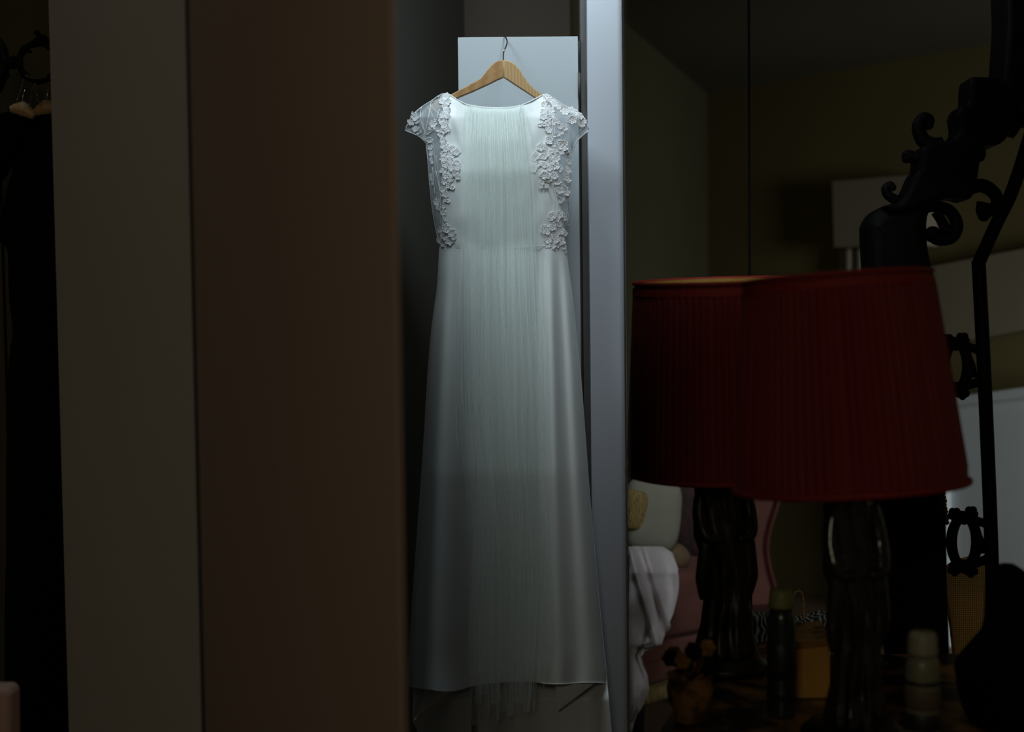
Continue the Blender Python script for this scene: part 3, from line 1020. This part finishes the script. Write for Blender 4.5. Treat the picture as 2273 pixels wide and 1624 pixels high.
# ------------------------------------------------------------------ lamps
def rotmat(tx, ty):
    return Matrix.Rotation(tx, 3, 'X') @ Matrix.Rotation(ty, 3, 'Y')
def table_lamp(px_top, py_top, px_bot, py_bot, d, hshade, rt, rb, tx, ztab, fig_px, label, grp=None, fm_=None, fw=1.0):
    fm_ = fm_ or M_bronze
    sc = rb / .2
    ct, cb = P(px_top, py_top, d), P(px_bot, py_bot, d)
    ax = (ct - cb).normalized()
    R = Matrix.Rotation(tx, 3, 'X') @ Vector((0, 0, 1)).rotation_difference(ax).to_matrix()
    hh = (ct - cb).length
    base = P(fig_px, py_bot, d)
    root = empty('table_lamp', Vector((base.x, base.y, ztab)), label, 'lamp', grp)
    NA, NV = 720, 14
    npl = 78
    rnd = random.Random(3)
    jit = [rnd.uniform(.5, 1.3) for _ in range(npl)]
    def ring(a_, t, pleat=True, off=0):
        r_ = lerp(rb, rt, t) + off
        if pleat:
            u_ = a_ / (2 * math.pi) * npl
            k = int(u_) % npl
            g = min(1, min(t, 1 - t) * 12 + .25)
            r_ += .0052 * sc * abs(math.sin(math.pi * u_)) ** .8 * g * jit[k] - .0026 * sc
        return cb + R @ Vector((r_ * math.cos(a_), r_ * math.sin(a_), t * hh))
    vs = [ring(2 * math.pi * k / NA, i / (NV - 1)) for i in range(NV) for k in range(NA)]
    shade = obj('lamp_shade', vs, grid_faces(NV, NA, True), M_red, root)
    shade['label'] = 'pleated deep red silk shade'
    vs = [ring(2 * math.pi * k / 96, i / 5, False, -.005) for i in range(6) for k in range(96)]
    obj('lining', vs, [f[::-1] for f in grid_faces(6, 96, True)], M_lining, shade)
    for t, rr in ((0.0, .0062), (1.0, .0042)):
        m = Mesh()
        m.tube([ring(2 * math.pi * k / 96, t, False, .001) for k in range(97)], rr * sc, 10, False)
        m.build('trim_band', M_redtrim, shade)
    m = Mesh()   # flat braid below the top edge and above the lower one
    for t in (.955,):
        v0 = [ring(2 * math.pi * k / 96, t + dt_, False, .003 * sc) for dt_ in (-.018, -.016, .018, .02) for k in range(96)]
        m.add(v0, grid_faces(4, 96, True))
    m.build('braid', M_redtrim, shade)
    # carrier: ring, spokes and stem
    m = Mesh()
    c_ = cb + R @ Vector((0, 0, hh * .93))
    for k in range(3):
        m.tube([c_, ring(k * 2.094, .93, False, -.006)], .0022, 6)
    bs = Vector((base.x, base.y, ztab))
    figtop = Vector((base.x, base.y, cb.z + .02))
    m.tube([figtop - Vector((0, 0, .02)), lerp(figtop, c_, .5), c_], .006, 8)
    m.build('shade_carrier', M_bronze2, root)
    m = Mesh(); m.ball(lerp(figtop, c_, .55), .03 * sc, 10, (1, 1, 1.4)); m.build('bulb', mat('unlit_bulb', (.5, .5, .45), .3), root)
    # figure: a robed standing woman in dark bronze
    H = figtop.z - ztab + .01
    prof = [(0.0, .058, .050), (.035, .060, .052), (.05, .050, .044), (.10, .054, .044), (.2, .046, .036), (.32, .040, .032), (.45, .040, .033), (.55, .044, .034), (.63, .050, .032),
            (.70, .046, .028), (.76, .040, .028), (.82, .044, .028), (.87, .046, .024), (.905, .030, .020), (.925, .016, .015), (.94, .016, .016), (.96, .024, .025), (.98, .026, .027), (1.0, .018, .018)]
    hx = Matrix.Rotation(.25, 3, 'Z')
    NF = 72
    k2 = sc * .98 * fw
    rows = 80
    vs = []
    for i in range(rows):
        t = i / (rows - 1)
        w_ = interp([(a_, b_) for a_, b_, c__ in prof], t); dpp = interp([(a_, c__) for a_, b_, c__ in prof], t)
        sway = .010 * math.sin(t * 5.2) * sc
        for k in range(NF):
            a_ = 2 * math.pi * k / NF
            g = 0
            if .04 < t < .88:
                g = .0045 * (1 - t) ** .4 * math.sin(a_ * 9 + t * 3 + 1.5 * math.sin(t * 9)) + .001 * math.sin(a_ * 17 + t * 14)
                g += .004 * noise.noise(Vector((math.cos(a_) * 2, math.sin(a_) * 2, t * 9)))
            p = hx @ Vector(((w_ * k2 + g) * math.cos(a_) + sway, (dpp * k2 + g) * math.sin(a_), t * H))
            vs.append(bs + p)
    fs = grid_faces(rows, NF, True)
    fs.append(tuple(range(NF))[::-1]); fs.append(tuple((rows - 1) * NF + k for k in range(NF)))
    fig = obj('figure_base', vs, fs, fm_, root); fig['label'] = 'dark bronze robed standing figure'
    for s_ in (-1, 1):   # arms with hanging sleeves
        m = Mesh()
        pts = [(s_*.036, 0, .86), (s_*.046, -.004, .78), (s_*.048, -.012, .70), (s_*.040, -.026, .63), (s_*.014, -.036, .62)]
        m.tube([bs + hx @ Vector((a_ * k2, b_ * k2, c_ * H)) for a_, b_, c_ in spline(pts, 6)], [v_ * sc for v_ in [lerp(.013, .016, min(1, q_ / 14)) if q_ < 15 else lerp(.016, .008, (q_ - 15) / 10) for q_ in range(25)]], 12)
        pts = [(s_*.038, -.018, .66), (s_*.042, -.020, .56), (s_*.046, -.018, .44), (s_*.044, -.012, .34)]
        m.tube([bs + hx @ Vector((a_ * k2, b_ * k2, c_ * H)) for a_, b_, c_ in spline(pts, 6)], [lerp(.012, .015, q_ / 18) * sc * (1.15 if q_ < 12 else 1.15 - (q_ - 12) * .12) for q_ in range(19)], 12, flat=.6)
        m.build('sleeve', fm_, fig)
    m = Mesh()
    pl = [(0, .0), (.088, 0), (.092, .006), (.092, .018), (.084, .022), (.078, .030), (.070, .034), (.0, .034)]
    vs = [bs + Vector((r_ * sc * math.cos(2*math.pi*k/48), r_ * sc * math.sin(2*math.pi*k/48), z_)) for r_, z_ in pl for k in range(48)]
    m.add(vs, grid_faces(len(pl), 48, True))
    m.build('plinth', M_bronze2, root)
    return root

ZT = .665
table_lamp(1857, 616, 1887, 1077, 2.40, .38, .155, .1915, 0.0, ZT, 1893, 'nearer, larger table lamp with pleated red shade and glinting bronze figure base')
table_lamp(1590, 624, 1604, 1040, 2.87, .38, .168, .191, math.radians(5), ZT, 1604, 'mirror reflection of the red pleated lamp built as a second lamp, gold lining showing, at left behind the nearer lamp', None, M_bronze2, 1.2)  # the nearer lamp's mirror reflection, built as a solid second lamp

# ------------------------------------------------------------------ dressing table and what stands on it
tb = empty('side_table', Vector((.75, 2.7, 0)), 'dark table with amber reflections painted into its top, carrying the red lamp, its built reflection and the bottles', 'table')
tq = [Pz(x_, y_, ZT) for x_, y_ in [(1452, 1640), (1500, 1560), (1580, 1488), (1700, 1452), (2100, 1448), (2500, 1470)]] + [Vector((1.25, 1.72, ZT)), Vector((.42, 1.72, ZT)), Vector((.22, 2.1, ZT))]
n = len(tq)
dn = Vector((0, 0, .035))
m = Mesh()
m.add([p.copy() for p in tq] + [p - dn for p in tq], [tuple(range(n))[::-1], tuple(range(n, 2*n))] + [(i, (i+1) % n, n + (i+1) % n, n + i) for i in range(n)])
o = m.build('table_top', M_table, tb, False)
bm = bmesh.new(); bm.from_mesh(o.data); bmesh.ops.recalc_face_normals(bm, faces=bm.faces)
bmesh.ops.bevel(bm, geom=bm.edges[:], offset=.006, segments=2, affect='EDGES', profile=.5); bm.to_mesh(o.data); bm.free()
for lx, ly in ((.42, 2.0), (1.15, 1.95), (.62, 2.95), (1.35, 2.9)):
    m = Mesh()
    m.tube([(lx, ly, 0), (lx, ly, .05), (lx, ly, .12), (lx, ly, .35), (lx, ly, .55), (lx, ly, ZT - .036)], [.03, .018, .03, .022, .035, .035], 14)
    m.build('leg', M_black, tb)

def bottle(px, py_top, d, r, capc, bodyc, label, bands, name='bottle'):
    p = P(px, py_top, d)
    ztop = p.z
    root = empty(name, Vector((p.x, p.y, ZT)), label, 'bottle')
    H = ztop - ZT
    caph = H * (.145 if H < .25 else .16)
    def lathe(nm, prof, m_, par=root, n=40):
        m = Mesh()
        m.add([Vector((p.x + q * math.cos(2*math.pi*k/n), p.y + q * math.sin(2*math.pi*k/n), z_)) for q, z_ in prof for k in range(n)], [f for f in grid_faces(len(prof), n, True)])
        return m.build(nm, m_, par)
    zc = ztop - caph
    lathe('body', [(0, ZT), (r * .95, ZT), (r, ZT + .006), (r, zc - .032), (r * .96, zc - .018), (r * .84, zc - .006), (r * .6, zc), (0, zc)], bodyc)
    lathe('cap', [(0, zc), (r * .88, zc), (r * .88, zc + .004), (r * .86, zc + .010), (r * .82, ztop - .01), (r * .76, ztop - .003), (r * .6, ztop), (0, ztop)], capc)
    for (z0, z1, m_) in bands:
        za, zb = ZT + H * z0, ZT + H * z1
        lathe('label', [(r + .0002, za), (r + .0008, za + .0008), (r + .0008, zb - .0008), (r + .0002, zb)], m_)
    return root
bottle(1734, 1306, 2.56, .0255, M_capolive, M_bottle, 'dark bottle with an olive cap, between the two lamp bases', [(.30, .58, M_labeld), (.40, .43, M_labelm), (.36, .375, M_labelm), (.14, .22, M_labeld)])
bottle(2048, 1401, 2.2, .0265, M_cap, M_bottle2, 'pale green bottle with a cream cap, at the right of the nearer lamp', [(.66, .69, M_labeld), (.50, .64, M_labelm), (.36, .48, M_labeld), (.05, .3, M_labely)])

# amber boxes on the table
def box_px(name, quad, d, depth, m_, label, cat, lid=True):
    c_ = [P(x_, y_, d) for x_, y_ in quad]
    base = P((quad[2][0] + quad[3][0]) / 2, quad[2][1], d)
    zb = min(ZT + .0005, c_[2].z)
    c_[2].z = c_[3].z = ZT + .001
    root = empty(name, Vector((base.x, base.y + depth / 2, ZT)), label, cat)
    bk = [p + Vector((.01, depth, 0)) for p in c_]
    m = Mesh(); m.hexa([c_[0], c_[1], c_[2], c_[3], bk[0], bk[1], bk[2], bk[3]])
    o_ = m.build('body', m_, root, False)
    if lid:
        m = Mesh()
        u = Vector((0, 0, .014)); e_ = Vector((.003, 0, 0)); f__ = Vector((0, .003, 0))
        m.hexa([c_[0] - e_ - f__, c_[1] + e_ - f__, bk[1] + e_ + f__, bk[0] - e_ + f__, c_[0] - e_ - f__ + u, c_[1] + e_ - f__ + u, bk[1] + e_ + f__ + u, bk[0] - e_ + f__ + u])
        m.build('lid', M_amberp if m_ is M_amber else m_, root, False)
    return root
box_px('keepsake_box', [(1768, 1440), (1842, 1432), (1842, 1600), (1768, 1600)], 2.68, .14, M_amber, 'plain amber box standing just right of the dark bottle', 'box')
box_px('trinket_box', [(1652, 1466), (1722, 1452), (1722, 1530), (1652, 1530)], 2.99, .07, M_amberp, 'mottled amber box behind and left of the dark bottle', 'box')
# mottled ornament at the left end of the table
p = Pz(1532, 1600, ZT)
pot = empty('flower_pot', Vector((p.x, p.y, ZT)), 'mottled amber pot with dark flowers at the left end of the table', 'pot')
m = Mesh()
pr = [(0, 0), (.030, 0), (.034, .006), (.030, .016), (.044, .045), (.050, .075), (.044, .098), (.050, .106), (.046, .106), (.040, .098), (.0, .09)]
m.add([Vector((p.x + r_ * math.cos(2*math.pi*k/40) * .85, p.y + r_ * .85 * math.sin(2*math.pi*k/40), ZT + z_ * .8)) for r_, z_ in pr for k in range(40)], grid_faces(len(pr), 40, True))
m.build('pot_body', M_amberp, pot)
for k in range(9):
    a_ = k * 2.4
    q = Vector((p.x + .035 * math.cos(a_), p.y + .03 * math.sin(a_), ZT + .095 + .02 * (k % 3)))
    m = Mesh()
    m.tube([Vector((p.x, p.y, ZT + .07)), lerp(Vector((p.x, p.y, ZT + .07)), q, .6) + Vector((0, 0, .01)), q], .0014, 6)
    for j in range(6):
        b_ = j * 1.047
        m.ball(q + Vector((.009 * math.cos(b_), .003, .009 * math.sin(b_))), .0075, 5, (1, .5, 1))
    m.ball(q, .005, 5)
    m.build('flower', M_amberp if k % 2 else M_black, pot)

# ------------------------------------------------------------------ sofa and soft things beyond the lamps
sofa = empty('sofa', Vector((P(1500, 1500, 4.4).x, 4.5, 0)), 'dusky pink velvet sofa under the white throw', 'sofa')
def quad_slab(name, quad, depth, m_, parent, rnd=.02, dirv=Vector((.25, 1, 0))):
    """quad: four (px,py,d); slab going back"""
    c_ = [P(*q) for q in quad]
    dv = dirv.normalized() * depth
    m = Mesh(); m.hexa(c_ + [p_ + dv for p_ in c_])
    bm = bmesh.new()
    vv = [bm.verts.new(v) for v in m.v]
    for f in m.f: bm.faces.new([vv[i] for i in f])
    bmesh.ops.recalc_face_normals(bm, faces=bm.faces)
    bmesh.ops.bevel(bm, geom=bm.edges[:], offset=rnd, segments=4, affect='EDGES', profile=.6)
    return from_bm(name, bm, m_, parent)
quad_slab('seat_cushion', [(1402, 1290, 4.16), (1620, 1262, 4.62), (1620, 1392, 4.62), (1402, 1436, 4.16)], .62, M_pink, sofa, .03)
quad_slab('sofa_base', [(1402, 1438, 4.18), (1620, 1394, 4.64), (1620, 1468, 4.64), (1402, 1528, 4.18)], .62, M_pink, sofa, .012)
quad_slab('skirt_panel', [(1402, 1480, 4.165), (1620, 1430, 4.625), (1620, 1468, 4.625), (1402, 1530, 4.165)], .05, M_pink, sofa, .008)
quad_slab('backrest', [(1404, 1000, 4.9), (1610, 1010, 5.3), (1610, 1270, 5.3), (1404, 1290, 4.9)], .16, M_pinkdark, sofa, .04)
m = Mesh()
m.tube([P(x_, lerp(1290, 1262, (x_ - 1402) / 218) + 22, lerp(4.158, 4.618, (x_ - 1402) / 218)) for x_ in range(1404, 1620, 8)], .006, 8)
m.build('seam_piping', M_pink, sofa)
m = Mesh()
for k in range(44):
    t = k / 43
    a_ = P(lerp(1400, 1510, t), lerp(1533, 1500, t), lerp(4.2, 4.42, t)); b_ = P(lerp(1400, 1510, t) + random.uniform(-1.5, 1.5), lerp(1572, 1540, t), lerp(4.18, 4.40, t))
    m.tube([a_, lerp(a_, b_, .5), b_], .0025, 5)
fr = m.build('fringe', M_fringe, sofa); fr['kind'] = 'stuff'
m = Mesh()
for x_, y_ in ((P(1420, 1500, 4.3).x, 4.4), (P(1600, 1400, 4.8).x, 4.85)):
    m = Mesh(); m.tube([(x_, y_, 0), (x_, y_, .06), (x_, y_, P(1480, 1500, 4.5).z)], [.02, .025, .03], 12); m.build('leg', M_black, sofa)

def cushion(name, cx_, cy_, d, rx, ry, rz, m_, label, rot=0, cat='cushion', pw=.55):
    c_ = P(cx_, cy_, d)
    vs, n_, mrows = [], 40, 24
    for i in range(mrows + 1):
        v = -math.pi / 2 + math.pi * i / mrows
        for k in range(n_):
            a_ = 2 * math.pi * k / n_
            def se(t): return math.copysign(abs(t) ** pw, t)
            x_ = rx * se(math.cos(v)) * se(math.cos(a_)); z_ = ry * se(math.cos(v)) * se(math.sin(a_)); y_ = rz * math.sin(v)
            wr = 1 + .03 * noise.noise(Vector((x_ * 9, z_ * 9, y_ * 5)))
            q = Matrix.Rotation(rot, 3, 'Y') @ Vector((x_ * wr, y_, z_ * wr))
            vs.append(c_ + q)
    return tag(obj(name, vs, grid_faces(mrows + 1, n_, True), m_), label, cat)
pil = empty('cushion', P(1446, 1225, 4.45), 'cream cushion with gold striped motif leaning on the sofa above the throw', 'cushion')
o = cushion('cover', 1446, 1142, 4.45, .092, .118, .05, M_pillow, '', .10)
for k_ in list(o.keys()):
    if k_ in ('label', 'category'): del o[k_]
loc = o.location.copy(); o.parent = pil; o.location = loc - pil.location
o = cushion('motif', 1404, 1130, 4.400, .042, .062, .012, M_pillow2, '', .25)
for k_ in list(o.keys()):
    if k_ in ('label', 'category'): del o[k_]
loc = o.location.copy(); o.parent = pil; o.location = loc - pil.location
cushion('bolster', 1490, 1228, 4.50, .060, .040, .045, mat('tan_bolster', (.16, .10, .05), .8, .1, 30, .4, 90), 'small tan bolster between the cream cushion and the pink seat', .5, 'cushion', .8)
cushion('dark_cushion', 1520, 1150, 4.72, .07, .15, .05, pattern('dark_brocade', (.02, .006, .005), (.05, .014, .010), 'noise', 40), 'dark brocade cushion just right of the cream cushion', -.1)

# white throw hanging over the sofa front
def throw(u, v):
    # u down, v across
    py = lerp(1212, 1622, u)
    l = 1396
    r = interp([(1212, 1470), (1225, 1492), (1260, 1505), (1310, 1504), (1360, 1495), (1402, 1478), (1432, 1468), (1436, 1436), (1455, 1420), (1500, 1438), (1530, 1441), (1570, 1425), (1600, 1402), (1622, 1390)], py)
    px = lerp(l, r, v)
    d = 4.02 - .05 * math.sin(v * math.pi * .5) * 0 + .22 * v
    d += .10 * max(0, 1 - u * 7)
    d -= .045 * math.sin(v * 5.5 + u * 4.5) * (.3 + u) + .008 * math.sin(v * 13 - u * 9 + 2)
    d -= .060 * math.exp(-((px - (1405 + (py - 1240) * .28)) / 10) ** 2)
    d += .055 * math.exp(-((px - (1425 + (py - 1240) * .30)) / 9) ** 2)
    d += .05 * noise.noise(Vector((px * .018, py * .014, 1)))
    return P(px, py, d - .05)
v_, f_ = sheet(throw, 140, 90)
thr = obj('throw_blanket', v_, f_, M_throw)
md = thr.modifiers.new('thickness', 'SOLIDIFY'); md.thickness = .012; md.offset = 1
tag(thr, 'white fleece throw draped over the pink sofa edge', 'blanket')
# pink high-backed chair
ch = empty('armchair', P(1690, 1560, 5.0), 'dusky pink high-backed chair seen between the two lamp bases', 'chair')
carved('chair_back', [(1644, 960), (1700, 950), (1742, 990), (1740, 1060), (1726, 1120), (1712, 1165), (1704, 1210), (1708, 1250), (1718, 1290), (1727, 1330), (1730, 1400), (1644, 1400)], 5.0, .12, M_pink, ch, .03)
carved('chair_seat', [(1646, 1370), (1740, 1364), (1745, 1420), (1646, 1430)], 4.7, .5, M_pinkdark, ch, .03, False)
m = Mesh(); m.tube([P(x_, y_, 4.935) for x_, y_ in spline([(1736, 1060), (1722, 1120), (1708, 1165), (1700, 1210), (1704, 1250), (1714, 1290), (1723, 1330), (1726, 1395)], 6)], .006, 8); m.build('back_piping', M_pinkdark, ch)
for x_ in (1656, 1728):
    q = P(x_, 1425, 4.75); m = Mesh(); m.tube([(q.x, q.y, 0), (q.x, q.y, q.z + .02)], [.015, .025], 10); m.build('leg', M_black, ch)
for x_, r_ in ((1665, 0),):
    pass
stl = empty('stool', Vector((P(1745, 1500, 3.65).x, 3.65, 0)), 'dark low stool under the leaf-print bag behind the table', 'stool')
q = P(1745, 1484, 3.66)
m = Mesh(); m.hexa([Vector((q.x + a_ * .14, q.y + b_ * .14, z_)) for z_ in (q.z - .04, q.z) for a_, b_ in ((-1, -1), (1, -1), (1, 1), (-1, 1))]); m.build('seat', M_black, stl, False)
for a_ in (-1, 1):
    for b_ in (-1, 1):
        m = Mesh(); m.tube([(q.x + a_ * .12, q.y + b_ * .12, 0), (q.x + a_ * .11, q.y + b_ * .11, q.z - .03)], .014, 8); m.build('leg', M_black, stl)
# leaf-print bag with a thin wire handle
bg_ = empty('handbag', P(1765, 1450, 3.6), 'black and white leaf-print bag with thin loop handle behind the dark bottle', 'bag')
carved('bag_body', [(1652, 1372), (1700, 1362), (1760, 1375), (1800, 1368), (1838, 1362), (1842, 1440), (1830, 1480), (1700, 1490), (1655, 1478)], 3.6, .10, M_leaf, bg_, .012)
m = Mesh(); m.tube([P(x_, y_, 3.55) for x_, y_ in spline([(1758, 1352), (1759, 1330), (1764, 1316), (1773, 1311), (1781, 1318), (1784, 1340), (1785, 1375)], 8)], .0016, 6); m.build('handle', M_gilt, bg_)

# ------------------------------------------------------------------ the big black carved mirror stand
cm = empty('carved_mirror_frame', P(2020, 1700, 3.1), 'large black carved mirror frame with scrolls, floral rings and a straight bar at the right', 'mirror frame')
DM = 3.1
carved('trunk', [(1912, 520), (1916, 495), (1930, 475), (1952, 462), (1975, 456), (2000, 440), (2030, 432), (2060, 440), (2072, 452), (2056, 472), (2050, 500), (2052, 550), (2062, 600), (2074, 650), (2080, 720), (2082, 900), (2090, 1100), (2094, 1250), (2098, 1400), (2104, 1560), (2112, 1720), (1990, 1720), (1975, 1500), (1930, 1200), (1930, 900), (1925, 680), (1918, 620)], DM, .10, M_black, cm, .03)
carved('crest', [(1952, 462), (1985, 452), (2005, 425), (2018, 395), (2028, 380), (2032, 350), (2040, 330), (2070, 322), (2105, 312), (2116, 290), (2112, 262), (2122, 242), (2136, 236), (2138, 200), (2143, 180), (2160, 178), (2205, 181), (2240, 200), (2246, 240), (2240, 280), (2222, 312), (2200, 328), (2172, 330), (2164, 360), (2158, 400), (2156, 420), (2140, 446), (2110, 442), (2080, 446), (2030, 462), (1990, 478)], DM - .02, .09, M_black, cm, .012)
carved('upper_post', [(2208, 190), (2212, 150), (2218, 60), (2226, -60), (2330, -80), (2330, 250), (2262, 265), (2240, 240), (2215, 210)], DM - .03, .12, M_black, cm, .012)
def scroll(pts, r0, r1, d, nm='scroll'):
    q = spline(pts, 9)
    m = Mesh()
    N_ = len(q)
    m.tube([P(a_, b_, d) for a_, b_ in q], [lerp(r0, r1, i / (N_ - 1)) for i in range(N_)], 14)
    e_ = q[-1]
    m.ball(P(e_[0], e_[1], d), r1 * 1.15, 8)
    m.build(nm, M_black, cm)
k_ = DM / FPX
scroll([(2090, 322), (2070, 322), (2050, 312), (2040, 292), (2040, 275), (2050, 262), (2062, 266), (2060, 276)], 18*k_, 11*k_, DM - .03)
scroll([(2052, 345), (2030, 350), (2014, 344), (2012, 352)], 17*k_, 9*k_, DM - .03)
scroll([(2000, 450), (1985, 442), (1970, 432), (1966, 418), (1976, 410), (1981, 416)], 12*k_, 7.5*k_, DM - .03)
scroll([(2150, 330), (2170, 332), (2178, 342), (2176, 350)], 16*k_, 8*k_, DM - .03)
scroll([(2052, 462), (2080, 458), (2110, 470), (2124, 500), (2112, 526), (2084, 530), (2070, 520)], 12*k_, 16*k_, DM - .02)
scroll([(2076, 470), (2090, 490), (2100, 510)], 10*k_, 12*k_, DM - .03)
scroll([(2150, 418), (2180, 412), (2206, 428), (2214, 450), (2200, 465), (2184, 478)], 16*k_, 12*k_, DM - .02)
scroll([(2182, 450), (2178, 470), (2185, 480)], 14*k_, 9*k_, DM - .03)
scroll([(2240, 300), (2262, 270), (2275, 260), (2290, 262)], 12*k_, 12*k_, DM - .03)
# straight bar
def bar(pts, r, nm, d=DM):
    m = Mesh()
    q = spline(pts, 5)
    m.tube([P(a_, b_, d) for a_, b_ in q], r, 12)
    m.build(nm, M_black, cm)
bar([(2172, 578), (2188, 900), (2202, 1260), (2215, 1760)], 15.5*k_, 'upright_bar')
bar([(2290, 290), (2262, 380), (2240, 440), (2214, 492), (2173, 582)], 15*k_, 'sloping_bar')
# floral rings
def floral(cx_, cy_, rx, ry):
    m = Mesh()
    m.tube([P(cx_ + rx * math.cos(t), cy_ + ry * math.sin(t), DM - .02) for t in [2*math.pi*i/48 for i in range(49)]], [(9 + 3.5 * abs(math.cos(2*math.pi*i/48))) * k_ for i in range(49)], 12, False)
    m.build('floral_ring', M_black, cm)
    for sx_, sy_ in ((-.75, -1.12), (.55, -1.18), (-.75, 1.12), (.55, 1.18), (0, -1.0), (0, 1.0)):
        m = Mesh()
        c_ = (cx_ + sx_ * rx, cy_ + sy_ * ry)
        for j in range(5):
            a_ = j * 1.257 + .3
            m.ball(P(c_[0] + 8 * math.cos(a_), c_[1] + 8 * math.sin(a_), DM - .025), 9 * k_, 6, (1, .6, 1))
        m.ball(P(c_[0], c_[1], DM - .035), 6 * k_, 6)
        m.build('blossom', M_black, cm)
    m = Mesh()
    m.tube([P(cx_ + rx * .8, cy_ - ry * .9, DM - .02), P(cx_ + rx + 18, cy_ - ry * .75, DM - .01), P(cx_ + rx + 30, cy_ - ry * .6, DM)], 10 * k_, 10)
    m.tube([P(cx_ + rx * .8, cy_ + ry * .9, DM - .02), P(cx_ + rx + 18, cy_ + ry * .75, DM - .01), P(cx_ + rx + 30, cy_ + ry * .6, DM)], 10 * k_, 10)
    m.tube([P(cx_ + rx + 2, cy_ - 20, DM - .02), P(cx_ + rx + 10, cy_, DM - .01), P(cx_ + rx + 14, cy_ + 22, DM)], 8 * k_, 8)
    m.build('bracket', M_black, cm)
floral(2122, 812, 26, 50)
floral(2140, 1202, 28, 54)
scroll([(1950, 1480), (1955, 1530), (1965, 1562), (1985, 1568), (1990, 1550), (1978, 1545)], 14*k_, 6*k_, DM - .03)
# gilt braid at the edge
m = Mesh()
for i in range(36):
    q = P(2092 + 3 * math.sin(i * 1.7) + i * .25, 1085 + i * 2.2, DM + .02)
    m.ball(q, .004 + .001 * math.sin(i * 2.3), 5, (1, .6, 1))
m.build('gilt_edge', M_gilt, cm)

# woven amber screen behind the lower ring, black rounded vase before it
scn = carved('cane_screen', [(2098, 1258), (2200, 1250), (2206, 1400), (2212, 1950), (2140, 1950), (2122, 1540), (2110, 1400)], 3.45, .02, M_cane, None, .004)
tag(scn, 'amber woven cane screen under the lower floral ring', 'screen')
m = Mesh()
vprof = smooth([(0, .06), (.1, .076), (.3, .087), (.38, .086), (.5, .062), (.6, .042), (.85, .037), (.95, .032), (1.0, .012)])
zb0, zt0 = ZT, P(2235, 1250, 2.5).z
vs = [Vector((P(2235, 1400, 2.5).x + vprof(i/40) * math.cos(2*math.pi*k/48), P(2235, 1400, 2.5).y + vprof(i/40) * math.sin(2*math.pi*k/48), lerp(zb0, zt0, i/40))) for i in range(41) for k in range(48)]
fs = grid_faces(41, 48, True) + [tuple(range(48))[::-1], tuple(40*48 + k for k in range(48))]
tag(obj('vase', vs, fs, M_blackcloth), 'black rounded vase on the table at the right edge', 'vase')

# ------------------------------------------------------------------ far left: hook ring, beads, padded hangers, black garment
hk = empty('wall_hook', P(70, 190, 3.2), 'black ornate ring hook high up at the far left', 'hook')
k3 = 3.2 / FPX
m = Mesh(); m.tube([P(86 + 43 * math.cos(t), 138 + 42 * math.sin(t), 3.2) for t in [2*math.pi*i/60 for i in range(61)]], [(7.5 + 1.0 * math.sin(i * .9)) * k3 for i in range(61)], 12, False); m.build('ring', M_black, hk)
carved('back_plate', [(-30, 60), (-8, 75), (6, 92), (14, 108), (18, 128), (36, 126), (40, 140), (34, 150), (16, 152), (18, 166), (10, 176), (0, 200), (-30, 210)], 3.22, .04, M_black, hk, .008)
m = Mesh()
for x_, y_, r_ in ((82, 72, 6), (88, 82, 8), (98, 84, 7), (80, 90, 6), (104, 92, 8), (62, 112, 5), (68, 115, 3.5)):
    m.ball(P(x_, y_, 3.2), r_ * k3, 7)
m.build('finial', M_black, hk)
m = Mesh()
for st in ([(52, 178), (46, 200), (38, 222)], [(76, 187), (70, 205), (66, 232)], [(80, 188), (81, 205), (85, 224)], [(58, 168), (70, 172), (84, 174), (104, 170)]):
    q = spline(st, 9)
    for i, (a_, b_) in enumerate(q[::2]):
        m.ball(P(a_, b_, 3.17), (2.1 if i % 3 else 2.8) * k3, 5)
tag(m.build('bead_necklace', M_bead), 'strings of dark glass beads hanging from the ring hook', 'necklace')
def padded(cx_, cy_, w_, ang, d, label):
    r = empty('padded_hanger', P(cx_, cy_ + 10, d), label, 'hanger', None)
    m = Mesh()
    q = [(cx_ + t * w_, cy_ + abs(t) ** 1.5 * 9 + t * ang) for t in [i / 10 for i in range(-10, 11)]]
    m.tube([P(a_, b_, d) for a_, b_ in q], [(17 * (1 - .55 * abs(i - 10) / 10) * k3) * (1 + .05 * math.sin(i * 2.2)) for i in range(21)], 16)
    m.build('padding', M_pad, r)
    m = Mesh(); m.tube([P(cx_, cy_ - 8, d), P(cx_ + 1, cy_ - 30, d), P(cx_ + 6, cy_ - 44, d)], .0016, 8); m.build('hook', M_steel, r)
padded(50, 242, 26, 8, 3.18, 'beige padded hanger under the beads, left of two')
padded(104, 238, 26, -4, 3.24, 'beige padded hanger half hidden by the grey panel, right of two')
gar = [(175, 252), (110, 250), (84, 262), (52, 256), (20, 252), (0, 262), (-30, 275), (-60, 420), (-20, 412), (6, 388), (28, 352), (52, 326), (62, 318), (60, 330), (42, 358), (34, 385), (24, 425), (14, 470), (2, 500), (2, 530), (14, 545), (25, 562), (27, 640), (31, 690), (36, 735), (29, 790), (25, 860), (23, 1000), (22, 1200), (18, 1400), (20, 1624), (20, 1790), (230, 1790), (200, 1000)]
g_ = carved('black_robe', gar, 3.3, .07, M_blackcloth, None, .012)
tag(g_, 'long black robe hanging from the padded hangers at the far left', 'robe')
st_ = carved('padded_chair', [(-80, 1520), (22, 1518), (31, 1524), (35, 1535), (37, 1800), (-80, 1800)], 2.5, .06, M_mauve, None, .012, False)
tag(st_, 'mauve upholstered chair corner at the bottom left', 'chair')
